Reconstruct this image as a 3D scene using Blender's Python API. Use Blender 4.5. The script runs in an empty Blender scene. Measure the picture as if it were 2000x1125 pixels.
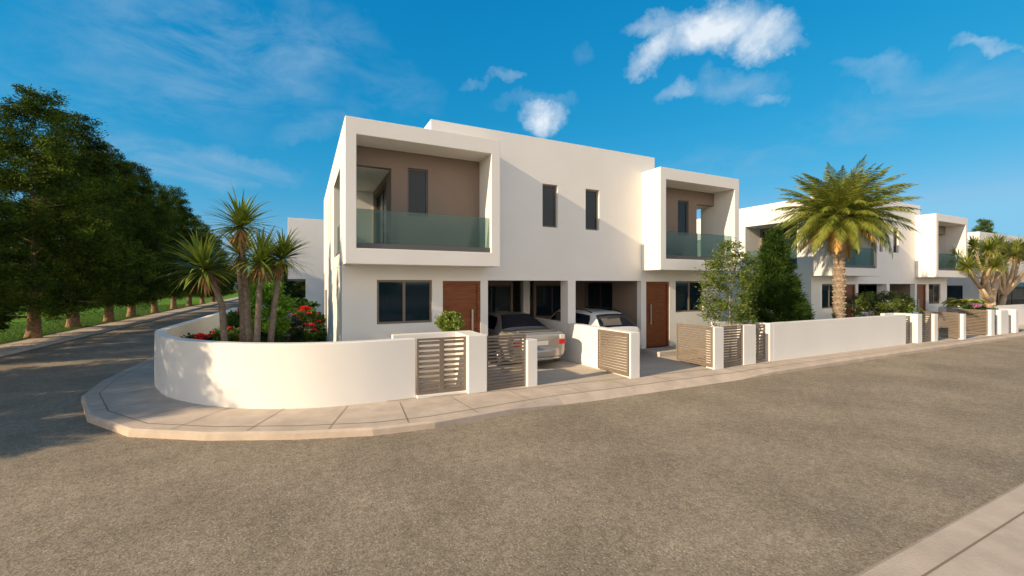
import bpy, math, random
import numpy as np
from mathutils import Vector, Matrix
R = math.radians
sc = bpy.context.scene
C = sc.collection
# ------------------------------------------------------------------ camera
cam = bpy.data.cameras.new('camera'); co = bpy.data.objects.new('camera', cam); C.objects.link(co)
cam.lens = 15.0; cam.sensor_width = 36.0; cam.shift_y = -0.004; cam.clip_end = 3000; cam.clip_start = 0.05
co.location = (0, 0, 2.35); co.rotation_euler = (R(90), 0, R(-26.1)); sc.camera = co
sc.view_settings.view_transform = 'Standard'; sc.view_settings.look = 'None'
sc.view_settings.gamma = 1; sc.view_settings.use_curve_mapping = False
sc.view_settings.exposure = 1.2
# ------------------------------------------------------------------ sun and sky
SUN_EL = R(23.0)
sun_dir = Vector((-1.0, -0.125, 0)).normalized()          # horizontal direction towards the sun
sd = Vector((sun_dir.x*math.cos(SUN_EL), sun_dir.y*math.cos(SUN_EL), math.sin(SUN_EL)))
sl = bpy.data.lights.new('sun', 'SUN'); so = bpy.data.objects.new('sun', sl); C.objects.link(so)
sl.energy = 2.7; sl.angle = R(0.6); sl.color = (1.0, 0.77, 0.49)
so.rotation_euler = sd.to_track_quat('Z', 'Y').to_euler(); so.location = (-20, -2, 30)
world = bpy.data.worlds.new('World'); sc.world = world; world.use_nodes = True
nt = world.node_tree; nt.nodes.clear()
def N(t, **k):
    n = nt.nodes.new(t)
    for a, b in k.items(): setattr(n, a, b)
    return n
def L(a, b): nt.links.new(a, b)
def mth(op, a, b=None, c=None, clamp=False):
    n = N('ShaderNodeMath', operation=op); n.use_clamp = clamp
    for i, v in enumerate((a, b, c)):
        if v is None: continue
        if hasattr(v, 'is_linked') or hasattr(v, 'links'): L(v, n.inputs[i])
        else: n.inputs[i].default_value = v
    return n.outputs[0]
sky = N('ShaderNodeTexSky', sky_type='NISHITA'); sky.sun_disc = False; sky.sun_elevation = SUN_EL
sky.sun_rotation = math.atan2(sun_dir.x, sun_dir.y); sky.air_density = 1.0; sky.dust_density = 0.3; sky.ozone_density = 2.2
hs = N('ShaderNodeHueSaturation'); hs.inputs['Saturation'].default_value = 1.3; hs.inputs['Hue'].default_value = 0.482; hs.inputs['Value'].default_value = 1.0
L(sky.outputs[0], hs.inputs['Color'])
sr = N('ShaderNodeSeparateColor'); L(hs.outputs[0], sr.inputs[0]); cr_ = N('ShaderNodeCombineColor')
for i_, (k_, e_) in enumerate(((.186, 1.67), (.928, .559), (1.744, .386))):
    o_ = mth('MULTIPLY', mth('POWER', mth('MAXIMUM', sr.outputs[i_], .001), e_), k_*1.04)
    L(mth('MINIMUM', o_, (1.2, 2.9, 4.2)[i_]), cr_.inputs[i_])
tc = N('ShaderNodeTexCoord'); sepn = N('ShaderNodeSeparateXYZ'); L(tc.outputs['Generated'], sepn.inputs[0])
# clouds live on a flat layer above the place: direction / height, so they sit in the world, not in the picture
fy = R(-26.1)
def vdir(u, v):
    s = (u-1000)/833.33; h = (554.5-v)/833.33
    return Vector((math.sin(-fy)+math.cos(-fy)*s, math.cos(-fy)-math.sin(-fy)*s, h)).normalized()
cloud = None
noise = N('ShaderNodeTexNoise'); noise.inputs['Scale'].default_value = 7; noise.inputs['Detail'].default_value = 12; noise.inputs['Roughness'].default_value = 0.66; noise.inputs['Distortion'].default_value = 0.35
L(tc.outputs['Generated'], noise.inputs['Vector'])
nbig = mth('SUBTRACT', noise.outputs[0], 0.5)
mpw = N('ShaderNodeMapping'); mpw.inputs['Scale'].default_value = (1, 1, 2.6); mpw.inputs['Rotation'].default_value = (0.2, 0.35, 0.3)
L(tc.outputs['Generated'], mpw.inputs['Vector'])
noise2 = N('ShaderNodeTexNoise'); noise2.inputs['Scale'].default_value = 5.5; noise2.inputs['Detail'].default_value = 10; noise2.inputs['Roughness'].default_value = 0.62; noise2.inputs['Distortion'].default_value = .45
L(mpw.outputs[0], noise2.inputs['Vector'])
wn1 = N('ShaderNodeTexNoise'); wn1.inputs['Scale'].default_value = 9; wn1.inputs['Detail'].default_value = 10; wn1.inputs['Roughness'].default_value = .62; L(tc.outputs['Generated'], wn1.inputs['Vector'])
wv_ = N('ShaderNodeVectorMath', operation='SUBTRACT'); L(wn1.outputs['Color'], wv_.inputs[0]); wv_.inputs[1].default_value = (.5, .5, .5)
ws_ = N('ShaderNodeVectorMath', operation='SCALE'); L(wv_.outputs[0], ws_.inputs[0]); ws_.inputs['Scale'].default_value = .13
wa_ = N('ShaderNodeVectorMath', operation='ADD'); L(tc.outputs['Generated'], wa_.inputs[0]); L(ws_.outputs[0], wa_.inputs[1])
WARP = wa_.outputs[0]
def blob(u, v, ru, rv, amp, rot=0.0):
    """soft elliptical weight around a direction of the sky"""
    d = vdir(u, v); e1 = Vector((d.y, -d.x, 0)).normalized(); e2 = e1.cross(d).normalized()
    if e2.z < 0: e2 = -e2
    c, s = math.cos(rot), math.sin(rot)
    a = e1*c+e2*s; b = -e1*s+e2*c
    sc_ = 1.0/ (Vector(((u-1000)/833.33, (554.5-v)/833.33, 1)).length)
    out = None
    for ax, r in ((a, ru), (b, rv)):
        vm = N('ShaderNodeVectorMath', operation='DOT_PRODUCT'); L(WARP, vm.inputs[0]); vm.inputs[1].default_value = ax
        q = mth('SUBTRACT', vm.outputs['Value'], d.dot(ax)); q = mth('DIVIDE', q, r/833.33*sc_); q = mth('MULTIPLY', q, q)
        out = q if out is None else mth('ADD', out, q)
    dm = N('ShaderNodeVectorMath', operation='DOT_PRODUCT'); L(tc.outputs['Generated'], dm.inputs[0]); dm.inputs[1].default_value = d
    front = mth('GREATER_THAN', dm.outputs['Value'], 0)
    g = mth('MULTIPLY', mth('SUBTRACT', 1.0, out), amp)
    return mth('MULTIPLY', mth('MAXIMUM', g, 0.0), front)
def mx(lst):
    o = lst[0]
    for q in lst[1:]: o = mth('MAXIMUM', o, q)
    return o
puffs = mx([blob(1385, 66, 115, 54, .95), blob(1270, 105, 75, 34, 0.8, 0.5), blob(1480, 75, 70, 42, .8), blob(1058, 232, 52, 34, 0.75), blob(1290, 60, 80, 30, .5, -0.3), blob(1148, 95, 30, 34, .10),
            blob(1330, 178, 48, 20, .4), blob(1440, 165, 95, 40, .27, -0.2), blob(1500, 195, 38, 18, .34), blob(1725, 150, 80, 34, .2, -0.3), blob(1930, 100, 62, 16, .4, -0.25), blob(995, 155, 38, 15, .36), blob(940, 165, 45, 10, .22), blob(1040, 205, 90, 22, .2), blob(1515, 92, 44, 18, .5), blob(1670, 133, 60, 22, .16, -.5)])
p1 = mth('MULTIPLY', mth('SUBTRACT', mth('MULTIPLY', puffs, mth('ADD', 1.0, mth('MULTIPLY', nbig, 2.2))), 0.05), 1.2, clamp=True)
wisp = mx([blob(440, 100, 330, 130, 0.8, 0.3), blob(340, 322, 250, 56, 1.0, 0.06), blob(150, 190, 330, 90, 0.4, 0.1), blob(640, 235, 130, 40, .5, 0.35), blob(760, 180, 120, 60, .36), blob(1650, 250, 520, 62, .52, 0.12), blob(500, 60, 160, 60, .6, 0.5)])
wn = N('ShaderNodeMapRange'); wn.inputs['From Min'].default_value = 0.42; wn.inputs['From Max'].default_value = 0.70; L(noise2.outputs[0], wn.inputs['Value'])
w1 = mth('MULTIPLY', wisp, wn.outputs[0]); w1 = mth('MULTIPLY', w1, 0.8, clamp=True)
mix1 = N('ShaderNodeMixRGB'); mix1.inputs['Color2'].default_value = (1.5, 2.5, 3.55, 1); L(w1, mix1.inputs['Fac']); L(cr_.outputs[0], mix1.inputs['Color1'])
# added warm glow low in the unseen sky behind the camera, fills the facades
sky_fill = N('ShaderNodeMapRange'); sky_fill.interpolation_type = 'SMOOTHSTEP'; sky_fill.inputs['From Min'].default_value = .12; sky_fill.inputs['From Max'].default_value = .6; sky_fill.inputs['To Min'].default_value = 0; sky_fill.inputs['To Max'].default_value = 1
vd_ = N('ShaderNodeVectorMath', operation='DOT_PRODUCT'); L(tc.outputs['Generated'], vd_.inputs[0]); vd_.inputs[1].default_value = Vector((-.42, -.9, 0)).normalized(); L(vd_.outputs['Value'], sky_fill.inputs['Value'])
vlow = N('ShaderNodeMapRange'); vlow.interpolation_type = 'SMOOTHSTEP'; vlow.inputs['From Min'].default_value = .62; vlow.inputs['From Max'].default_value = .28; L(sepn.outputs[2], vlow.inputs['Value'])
zen = N('ShaderNodeMapRange'); zen.interpolation_type = 'SMOOTHSTEP'; zen.inputs['From Min'].default_value = .52; zen.inputs['From Max'].default_value = .95; zen.inputs['To Min'].default_value = 1; zen.inputs['To Max'].default_value = .35; L(sepn.outputs[2], zen.inputs['Value'])  # unseen zenith dimmed to cut the blue fill on level surfaces
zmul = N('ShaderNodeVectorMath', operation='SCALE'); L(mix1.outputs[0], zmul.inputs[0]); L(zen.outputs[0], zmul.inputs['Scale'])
vz = mth('MULTIPLY', mth('MULTIPLY', mth('MULTIPLY', sky_fill.outputs[0], vlow.outputs[0]), mth('GREATER_THAN', sepn.outputs[2], 0)), mth('ADD', .55, mth('MULTIPLY', noise2.outputs[0], .8)), clamp=True)
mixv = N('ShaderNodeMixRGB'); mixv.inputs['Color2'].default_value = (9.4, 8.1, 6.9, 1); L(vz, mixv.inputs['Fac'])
cshade = N('ShaderNodeMixRGB'); cshade.inputs['Color1'].default_value = (2.3, 3.1, 3.9, 1); cshade.inputs['Color2'].default_value = (4.3, 4.6, 4.9, 1)
L(mth('MULTIPLY', mth('SUBTRACT', mth('ADD', puffs, mth('MULTIPLY', nbig, 1.6)), .1), 1.25, clamp=True), cshade.inputs['Fac'])
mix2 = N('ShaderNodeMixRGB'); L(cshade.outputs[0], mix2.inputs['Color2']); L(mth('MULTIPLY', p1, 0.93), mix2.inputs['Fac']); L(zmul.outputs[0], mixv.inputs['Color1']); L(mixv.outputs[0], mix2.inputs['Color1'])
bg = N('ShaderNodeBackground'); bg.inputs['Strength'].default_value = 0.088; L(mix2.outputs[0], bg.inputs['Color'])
wo = N('ShaderNodeOutputWorld'); L(bg.outputs[0], wo.inputs['Surface'])

# ------------------------------------------------------------------ materials
MATS = {}
def mat(name, col, rough=0.8, var=0.0, vscale=3.0, bump=0.0, bscale=60.0, metal=0.0, spec=0.5, coat=0.0, trans=0.0, alpha=1.0, ior=1.45, col2=None, detail=6, rnd=0.0, translucent=0.0):
    m = bpy.data.materials.new(name); m.use_nodes = True; MATS[name] = m
    t = m.node_tree; b = t.nodes['Principled BSDF']
    b.inputs['Base Color'].default_value = (*col, 1); b.inputs['Roughness'].default_value = rough; b.inputs['Metallic'].default_value = metal
    b.inputs['Specular IOR Level'].default_value = spec; b.inputs['Coat Weight'].default_value = coat; b.inputs['Transmission Weight'].default_value = trans; b.inputs['IOR'].default_value = ior; b.inputs['Coat Roughness'].default_value = .05
    b.inputs['Alpha'].default_value = alpha
    tcn = t.nodes.new('ShaderNodeTexCoord')
    out = None
    if var > 0 or col2:
        n = t.nodes.new('ShaderNodeTexNoise'); n.inputs['Scale'].default_value = vscale; n.inputs['Detail'].default_value = detail; n.inputs['Roughness'].default_value = .6
        t.links.new(tcn.outputs['Object'], n.inputs['Vector'])
        r = t.nodes.new('ShaderNodeValToRGB'); r.color_ramp.elements[0].position = .32; r.color_ramp.elements[1].position = .68
        c2 = col2 or tuple(min(1, c*(1+var)) for c in col); c1 = col if col2 else tuple(c*(1-var) for c in col)
        r.color_ramp.elements[0].color = (*c1, 1); r.color_ramp.elements[1].color = (*c2, 1)
        t.links.new(n.outputs[0], r.inputs[0]); out = r.outputs[0]
    if rnd > 0:
        oi = t.nodes.new('ShaderNodeObjectInfo'); h = t.nodes.new('ShaderNodeHueSaturation')
        if out: t.links.new(out, h.inputs['Color'])
        else: h.inputs['Color'].default_value = (*col, 1)
        mr = t.nodes.new('ShaderNodeMapRange'); mr.inputs['To Min'].default_value = 1-rnd; mr.inputs['To Max'].default_value = 1+rnd
        t.links.new(oi.outputs['Random'], mr.inputs['Value']); t.links.new(mr.outputs[0], h.inputs['Value']); out = h.outputs[0]
    if out: t.links.new(out, b.inputs['Base Color'])
    if bump > 0:
        n2 = t.nodes.new('ShaderNodeTexNoise'); n2.inputs['Scale'].default_value = bscale; n2.inputs['Detail'].default_value = 5
        t.links.new(tcn.outputs['Object'], n2.inputs['Vector'])
        bp = t.nodes.new('ShaderNodeBump'); bp.inputs['Strength'].default_value = bump; bp.inputs['Distance'].default_value = .02
        t.links.new(n2.outputs[0], bp.inputs['Height']); t.links.new(bp.outputs[0], b.inputs['Normal'])
    if translucent > 0:
        tr = t.nodes.new('ShaderNodeBsdfTranslucent'); ms = t.nodes.new('ShaderNodeMixShader'); ms.inputs[0].default_value = translucent
        if out: t.links.new(out, tr.inputs['Color'])
        else: tr.inputs['Color'].default_value = (*col, 1)
        o = t.nodes['Material Output']; t.links.new(b.outputs[0], ms.inputs[1]); t.links.new(tr.outputs[0], ms.inputs[2]); t.links.new(ms.outputs[0], o.inputs['Surface'])
    return m
mat('stucco', (.82, .80, .765), .85, var=.03, vscale=.6, bump=.10, bscale=90, spec=.2)
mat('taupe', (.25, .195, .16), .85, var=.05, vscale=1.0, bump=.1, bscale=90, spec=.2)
mat('metal_taupe', (.20, .16, .128), .55, var=.06, vscale=4, metal=.0, spec=.4)
mat('metal_grey', (.10, .098, .098), .5, metal=.0)
mat('frame_dark', (.055, .05, .046), .45)
mat('interior', (.16, .14, .12), .9, var=.15, vscale=2)
mat('curtain', (.42, .42, .38), .9, var=.15, vscale=9)
mat('concrete', (.56, .475, .40), .9, var=.13, vscale=2.4, bump=.25, bscale=70, spec=.2)
mat('kerb_stone', (.56, .47, .39), .9, var=.12, vscale=2.5, bump=.35, bscale=60, spec=.2)
mat('joint', (.27, .20, .16), .95)
mat('paving', (.52, .46, .39), .9, var=.08, vscale=1.8, bump=.2, bscale=60, spec=.2)
mat('step_stone', (.56, .5, .43), .8, var=.06, vscale=3)
mat('bark', (.30, .19, .12), .95, var=.4, vscale=7, bump=1.0, bscale=14, spec=.1)
mat('palm_bark', (.30, .235, .175), .95, var=.35, vscale=9, bump=.8, bscale=20, spec=.1)
mat('cordy_bark', (.22, .17, .13), .95, var=.35, vscale=12, bump=.7, bscale=30, spec=.1)
mat('smooth_bark', (.5, .37, .24), .9, var=.2, vscale=5, bump=.4, bscale=20, spec=.15)
mat('soil', (.09, .06, .04), 1, var=.3, vscale=3, bump=.5, bscale=20)
mat('leaf_conifer', (.009, .026, .006), .75, col2=(.12, .18, .018), vscale=.9, detail=3, spec=.12, rnd=.18, translucent=.08)  # brighter noise patches in the colour stand in for sunlit clumps
mat('leaf_conifer_dense', (.014, .042, .008), .6, col2=(.07, .13, .016), vscale=3.5, detail=3, spec=.25, translucent=.2)
mat('leaf_dark', (.018, .05, .016), .6, col2=(.05, .10, .03), vscale=3, spec=.3, translucent=.15)
mat('leaf_mid', (.05, .13, .025), .55, col2=(.12, .22, .04), vscale=4, spec=.3, translucent=.25)
mat('leaf_bright', (.08, .20, .02), .55, col2=(.17, .34, .04), vscale=4, spec=.3, translucent=.3)
mat('leaf_young', (.06, .11, .02), .5, col2=(.20, .25, .05), vscale=3.5, spec=.3, translucent=.3)
mat('leaf_lime', (.17, .26, .04), .55, col2=(.34, .42, .10), vscale=6, spec=.3, translucent=.3)
mat('blade_green', (.085, .15, .018), .45, col2=(.26, .32, .05), vscale=3, spec=.4, translucent=.2)
mat('blade_yellow', (.12, .17, .02), .45, col2=(.32, .34, .06), vscale=2, spec=.4, translucent=.25)
mat('blade_dry', (.30, .13, .05), .8, col2=(.42, .26, .10), vscale=6)
mat('frond_green', (.09, .14, .02), .45, col2=(.33, .35, .06), vscale=1.6, spec=.4, translucent=.25)
mat('frond_dry', (.42, .24, .07), .8, col2=(.62, .40, .13), vscale=2)
mat('frond_lime', (.26, .33, .05), .5, col2=(.45, .46, .10), vscale=4, translucent=.3)
mat('petal_red', (.60, .008, .012), .6, col2=(.80, .03, .03), vscale=20, translucent=.15)
mat('petal_lilac', (.33, .26, .50), .7, col2=(.5, .42, .62), vscale=20, translucent=.2)
mat('petal_pink', (.60, .18, .42), .7, col2=(.8, .45, .62), vscale=20, translucent=.2)
mat('petal_white', (.7, .68, .64), .7)
mat('car_silver', (.34, .325, .30), .3, metal=.35, coat=.8, bump=0)
mat('car_white', (.72, .71, .69), .3, coat=.8)
mat('car_black', (.02, .02, .022), .5)
mat('car_glass', (.006, .010, .022), .06, spec=.7)
mat('rubber', (.018, .018, .018), .8)
mat('rim', (.5, .5, .52), .3, metal=.9)
mat('lamp_red', (.55, .01, .015), .2, coat=1)
mat('lamp_clear', (.8, .72, .68), .2, coat=1)
mat('steel', (.55, .54, .52), .3, metal=.9)
mat('pot', (.35, .33, .30), .8, var=.1)
# window glass: tinted, mirror-like, a little see-through
def glassmat(name, col, alpha, rough=.03, spec=.6):
    m = mat(name, col, rough, spec=spec); t = m.node_tree; b = t.nodes['Principled BSDF']
    tr = t.nodes.new('ShaderNodeBsdfTransparent'); tr.inputs[0].default_value = (col[0]*.3+.62, col[1]*.3+.68, col[2]*.3+.66, 1)
    ms = t.nodes.new('ShaderNodeMixShader'); ms.inputs[0].default_value = alpha; o = t.nodes['Material Output']
    t.links.new(tr.outputs[0], ms.inputs[1]); t.links.new(b.outputs[0], ms.inputs[2]); t.links.new(ms.outputs[0], o.inputs['Surface'])
    return m
glassmat('window_glass', (.012, .030, .045), .72, spec=.4)
glassmat('rail_glass', (.17, .29, .285), .20, spec=1.0)
# wooden door
m = mat('door_wood', (.20, .055, .02), .4, spec=.4); t = m.node_tree; b = t.nodes['Principled BSDF']
tcn = t.nodes.new('ShaderNodeTexCoord'); mp = t.nodes.new('ShaderNodeMapping'); mp.inputs['Scale'].default_value = (1.0, 8, 22); t.links.new(tcn.outputs['Object'], mp.inputs[0])
n = t.nodes.new('ShaderNodeTexNoise'); n.inputs['Scale'].default_value = 2.2; n.inputs['Detail'].default_value = 8; t.links.new(mp.outputs[0], n.inputs['Vector'])
r = t.nodes.new('ShaderNodeValToRGB'); r.color_ramp.elements[0].position = .3; r.color_ramp.elements[1].position = .72
r.color_ramp.elements[0].color = (.12, .03, .009, 1); r.color_ramp.elements[1].color = (.29, .092, .028, 1); t.links.new(n.outputs[0], r.inputs[0]); t.links.new(r.outputs[0], b.inputs['Base Color'])
# asphalt with speckled aggregate and broad patches
def asphalt(name):
    m = mat(name, (.2, .17, .13), .9, spec=.25); t = m.node_tree; b = t.nodes['Principled BSDF']; lk = t.links.new
    tcn = t.nodes.new('ShaderNodeTexCoord')
    def no(s, d, ro=.6):
        n = t.nodes.new('ShaderNodeTexNoise'); n.inputs['Scale'].default_value = s; n.inputs['Detail'].default_value = d; n.inputs['Roughness'].default_value = ro; lk(tcn.outputs['Object'], n.inputs['Vector']); return n.outputs[0]
    def ramp(x, a, ca, b_, cb):
        r = t.nodes.new('ShaderNodeValToRGB'); e = r.color_ramp.elements; e[0].position = a; e[1].position = b_; e[0].color = (*ca, 1); e[1].color = (*cb, 1); lk(x, r.inputs[0]); return r.outputs[0]
    base = ramp(no(.55, 7, .65), .36, (.27, .228, .176), .66, (.375, .318, .246))
    fine = ramp(no(50, 3, .75), .36, (.64, .63, .61), .64, (1.34, 1.33, 1.30))
    mm = t.nodes.new('ShaderNodeMixRGB'); mm.blend_type = 'MULTIPLY'; mm.inputs[0].default_value = 1; lk(base, mm.inputs[1]); lk(fine, mm.inputs[2])
    med = ramp(no(9, 4, .7), .35, (.84, .84, .83), .65, (1.12, 1.12, 1.12))
    m3 = t.nodes.new('ShaderNodeMixRGB'); m3.blend_type = 'MULTIPLY'; m3.inputs[0].default_value = 1; lk(mm.outputs[0], m3.inputs[1]); lk(med, m3.inputs[2])
    vo = t.nodes.new('ShaderNodeTexVoronoi'); vo.inputs['Scale'].default_value = 34; lk(tcn.outputs['Object'], vo.inputs['Vector'])
    wn = t.nodes.new('ShaderNodeTexWhiteNoise'); lk(vo.outputs['Position'], wn.inputs['Vector'])
    pick = t.nodes.new('ShaderNodeMath'); pick.operation = 'GREATER_THAN'; pick.inputs[1].default_value = .86; lk(wn.outputs['Value'], pick.inputs[0])
    near = t.nodes.new('ShaderNodeMath'); near.operation = 'LESS_THAN'; near.inputs[1].default_value = .30; lk(vo.outputs['Distance'], near.inputs[0])
    sp = t.nodes.new('ShaderNodeMath'); sp.operation = 'MULTIPLY'; lk(pick.outputs[0], sp.inputs[0]); lk(near.outputs[0], sp.inputs[1])
    sp2 = t.nodes.new('ShaderNodeMath'); sp2.operation = 'MULTIPLY'; sp2.inputs[1].default_value = .6; lk(sp.outputs[0], sp2.inputs[0])
    m2 = t.nodes.new('ShaderNodeMixRGB'); m2.inputs[2].default_value = (.60, .55, .46, 1); lk(sp2.outputs[0], m2.inputs[0]); lk(m3.outputs[0], m2.inputs[1])
    lk(m2.outputs[0], b.inputs['Base Color'])
    bp = t.nodes.new('ShaderNodeBump'); bp.inputs['Strength'].default_value = .8; bp.inputs['Distance'].default_value = .012; lk(no(42, 4, .7), bp.inputs['Height']); lk(bp.outputs[0], b.inputs['Normal'])
asphalt('asphalt')
mat('grass', (.07, .18, .010), .9, col2=(.16, .32, .022), vscale=1.2, bump=1.0, bscale=40, spec=.15)
mat('far_ground', (.10, .10, .05), 1, var=.3, vscale=.2)

# ------------------------------------------------------------------ mesh helpers
class MB:
    def __init__(s): s.v = []; s.f = []; s.mi = []
    def add(s, vs, fs, mi=0):
        o = len(s.v); s.v += [tuple(x) for x in vs]; s.f += [tuple(i+o for i in f) for f in fs]; s.mi += [mi]*len(fs)
    def box(s, x0, x1, y0, y1, z0, z1, mi=0):
        if x0 > x1: x0, x1 = x1, x0
        if y0 > y1: y0, y1 = y1, y0
        s.add([(x0, y0, z0), (x1, y0, z0), (x1, y1, z0), (x0, y1, z0), (x0, y0, z1), (x1, y0, z1), (x1, y1, z1), (x0, y1, z1)],
              [(0, 3, 2, 1), (4, 5, 6, 7), (0, 1, 5, 4), (1, 2, 6, 5), (2, 3, 7, 6), (3, 0, 4, 7)], mi)
    def tube(s, pts, rad, n=10, cap=True, mi=0, jit=0):
        pts = [Vector(p) for p in pts]; rs = rad if isinstance(rad, (list, tuple)) else [rad]*len(pts)
        rings = []; up = Vector((.31, .17, .93))
        for i, p in enumerate(pts):
            d = (pts[min(i+1, len(pts)-1)]-pts[max(i-1, 0)]).normalized()
            a = d.cross(up); a = a.normalized() if a.length > 1e-3 else Vector((1, 0, 0)); b = d.cross(a)
            rings.append([p+(a*math.cos(2*math.pi*k/n)+b*math.sin(2*math.pi*k/n))*rs[i]*(1+random.uniform(-jit, jit)) for k in range(n)])
        vs = [v for r in rings for v in r]; fs = []
        for i in range(len(pts)-1):
            for k in range(n): fs.append((i*n+k, i*n+(k+1) % n, (i+1)*n+(k+1) % n, (i+1)*n+k))
        if cap: fs.append(tuple(range(n))[::-1]); fs.append(tuple((len(pts)-1)*n+k for k in range(n)))
        s.add(vs, fs, mi)
    def sheet(s, poly, z, mi=0):
        s.add([(p[0], p[1], z) for p in poly], [tuple(range(len(poly)))], mi)
    def panel(s, axis, a0, a1, z0, z1, c0, c1, holes=(), mi=0):
        """wall slab along axis 'x' or 'y' with rectangular holes (a0,a1,z0,z1); c0..c1 is its thickness range"""
        A = sorted({a0, a1, *[h[0] for h in holes], *[h[1] for h in holes]}); Z = sorted({z0, z1, *[h[2] for h in holes], *[h[3] for h in holes]})
        A = [a for a in A if a0-1e-6 <= a <= a1+1e-6]; Z = [z for z in Z if z0-1e-6 <= z <= z1+1e-6]
        def solid(i, j):
            if i < 0 or j < 0 or i >= len(A)-1 or j >= len(Z)-1: return False
            ca = (A[i]+A[i+1])/2; cz = (Z[j]+Z[j+1])/2
            return not any(h[0] < ca < h[1] and h[2] < cz < h[3] for h in holes)
        P = (lambda a, z, c: (a, c, z)) if axis == 'x' else (lambda a, z, c: (c, a, z))
        idx = {}; vs = []; fs = []
        def V(i, j, k):
            q = (i, j, k)
            if q not in idx: idx[q] = len(vs); vs.append(P(A[i], Z[j], (c0, c1)[k]))
            return idx[q]
        for i in range(len(A)-1):
            for j in range(len(Z)-1):
                if not solid(i, j): continue
                fs.append((V(i, j, 0), V(i+1, j, 0), V(i+1, j+1, 0), V(i, j+1, 0))); fs.append((V(i, j, 1), V(i, j+1, 1), V(i+1, j+1, 1), V(i+1, j, 1)))
                if not solid(i-1, j): fs.append((V(i, j, 0), V(i, j+1, 0), V(i, j+1, 1), V(i, j, 1)))
                if not solid(i+1, j): fs.append((V(i+1, j, 0), V(i+1, j, 1), V(i+1, j+1, 1), V(i+1, j+1, 0)))
                if not solid(i, j-1): fs.append((V(i, j, 0), V(i, j, 1), V(i+1, j, 1), V(i+1, j, 0)))
                if not solid(i, j+1): fs.append((V(i, j+1, 0), V(i+1, j+1, 0), V(i+1, j+1, 1), V(i, j+1, 1)))
        s.add(vs, fs, mi)
    def build(s, name, mats, parent=None, bevel=0.0, smooth=False, seg=2, mirror=None):
        me = bpy.data.meshes.new(name)
        vs = s.v if mirror is None else [(2*mirror-x, y, z) for x, y, z in s.v]
        fs = s.f if mirror is None else [f[::-1] for f in s.f]
        me.from_pydata(vs, [], fs)
        for mm in (mats if isinstance(mats, (list, tuple)) else [mats]): me.materials.append(MATS[mm])
        me.polygons.foreach_set('material_index', s.mi)
        if smooth: me.polygons.foreach_set('use_smooth', [True]*len(s.f))
        import bmesh
        bm = bmesh.new(); bm.from_mesh(me); bmesh.ops.recalc_face_normals(bm, faces=bm.faces); bm.to_mesh(me); bm.free()
        me.update()
        o = bpy.data.objects.new(name, me); C.objects.link(o)
        if parent: o.parent = parent
        if bevel:
            b = o.modifiers.new('bevel', 'BEVEL'); b.width = bevel; b.segments = seg; b.limit_method = 'ANGLE'; b.angle_limit = R(40); b.harden_normals = False
        return o
def empty(name, label, cat, loc=(0, 0, 0), rz=0, group=None):
    o = bpy.data.objects.new(name, None); C.objects.link(o); o.location = loc; o.rotation_euler = (0, 0, rz); o.empty_display_size = .2
    o['label'] = label; o['category'] = cat
    if group: o['group'] = group
    return o
def tag(o, label, cat, group=None):
    o['label'] = label; o['category'] = cat
    if group: o['group'] = group
    return o
def struct(o): o['kind'] = 'structure'; return o
def copy_tree(o, parent=None):
    c = o.copy(); C.objects.link(c)
    if parent: c.parent = parent
    for ch in o.children: copy_tree(ch, c)
    return c
def npmesh(name, verts, faces, mats, parent=None, mi=None, smooth=False):
    """verts (n,3), faces (m,k) numpy arrays -> object"""
    me = bpy.data.meshes.new(name); k = faces.shape[1]; m = faces.shape[0]
    me.vertices.add(len(verts)); me.vertices.foreach_set('co', verts.astype(np.float32).ravel())
    me.loops.add(m*k); me.loops.foreach_set('vertex_index', faces.astype(np.int32).ravel())
    me.polygons.add(m); me.polygons.foreach_set('loop_start', np.arange(0, m*k, k, dtype=np.int32)); me.polygons.foreach_set('loop_total', np.full(m, k, dtype=np.int32))
    for mm in (mats if isinstance(mats, (list, tuple)) else [mats]): me.materials.append(MATS[mm])
    if mi is not None: me.polygons.foreach_set('material_index', mi.astype(np.int32))
    me.update(calc_edges=True)
    o = bpy.data.objects.new(name, me); C.objects.link(o)
    if parent: o.parent = parent
    return o
rng = np.random.default_rng(7); random.seed(7)
def leaves(cent, size, aspect=.45, dirbias=None, jitter=1.0):
    """one kite-shaped leaf per centre; returns verts, faces"""
    n = len(cent); d = rng.normal(size=(n, 3)); 
    if dirbias is not None: d = d*jitter+dirbias
    d /= np.linalg.norm(d, axis=1, keepdims=True)+1e-9
    q = rng.normal(size=(n, 3)); w = np.cross(d, q); w /= np.linalg.norm(w, axis=1, keepdims=True)+1e-9
    s = (size*(0.65+.7*rng.random(n)))[:, None]
    nn = np.cross(d, w)
    a = cent; b = cent+d*s*.5+w*s*aspect*.5+nn*s*.06; c = cent+d*s; e = cent+d*s*.5-w*s*aspect*.5+nn*s*.06
    v = np.stack([a, b, c, e], 1).reshape(-1, 3); f = np.arange(4*n).reshape(-1, 4)
    return v, f

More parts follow.
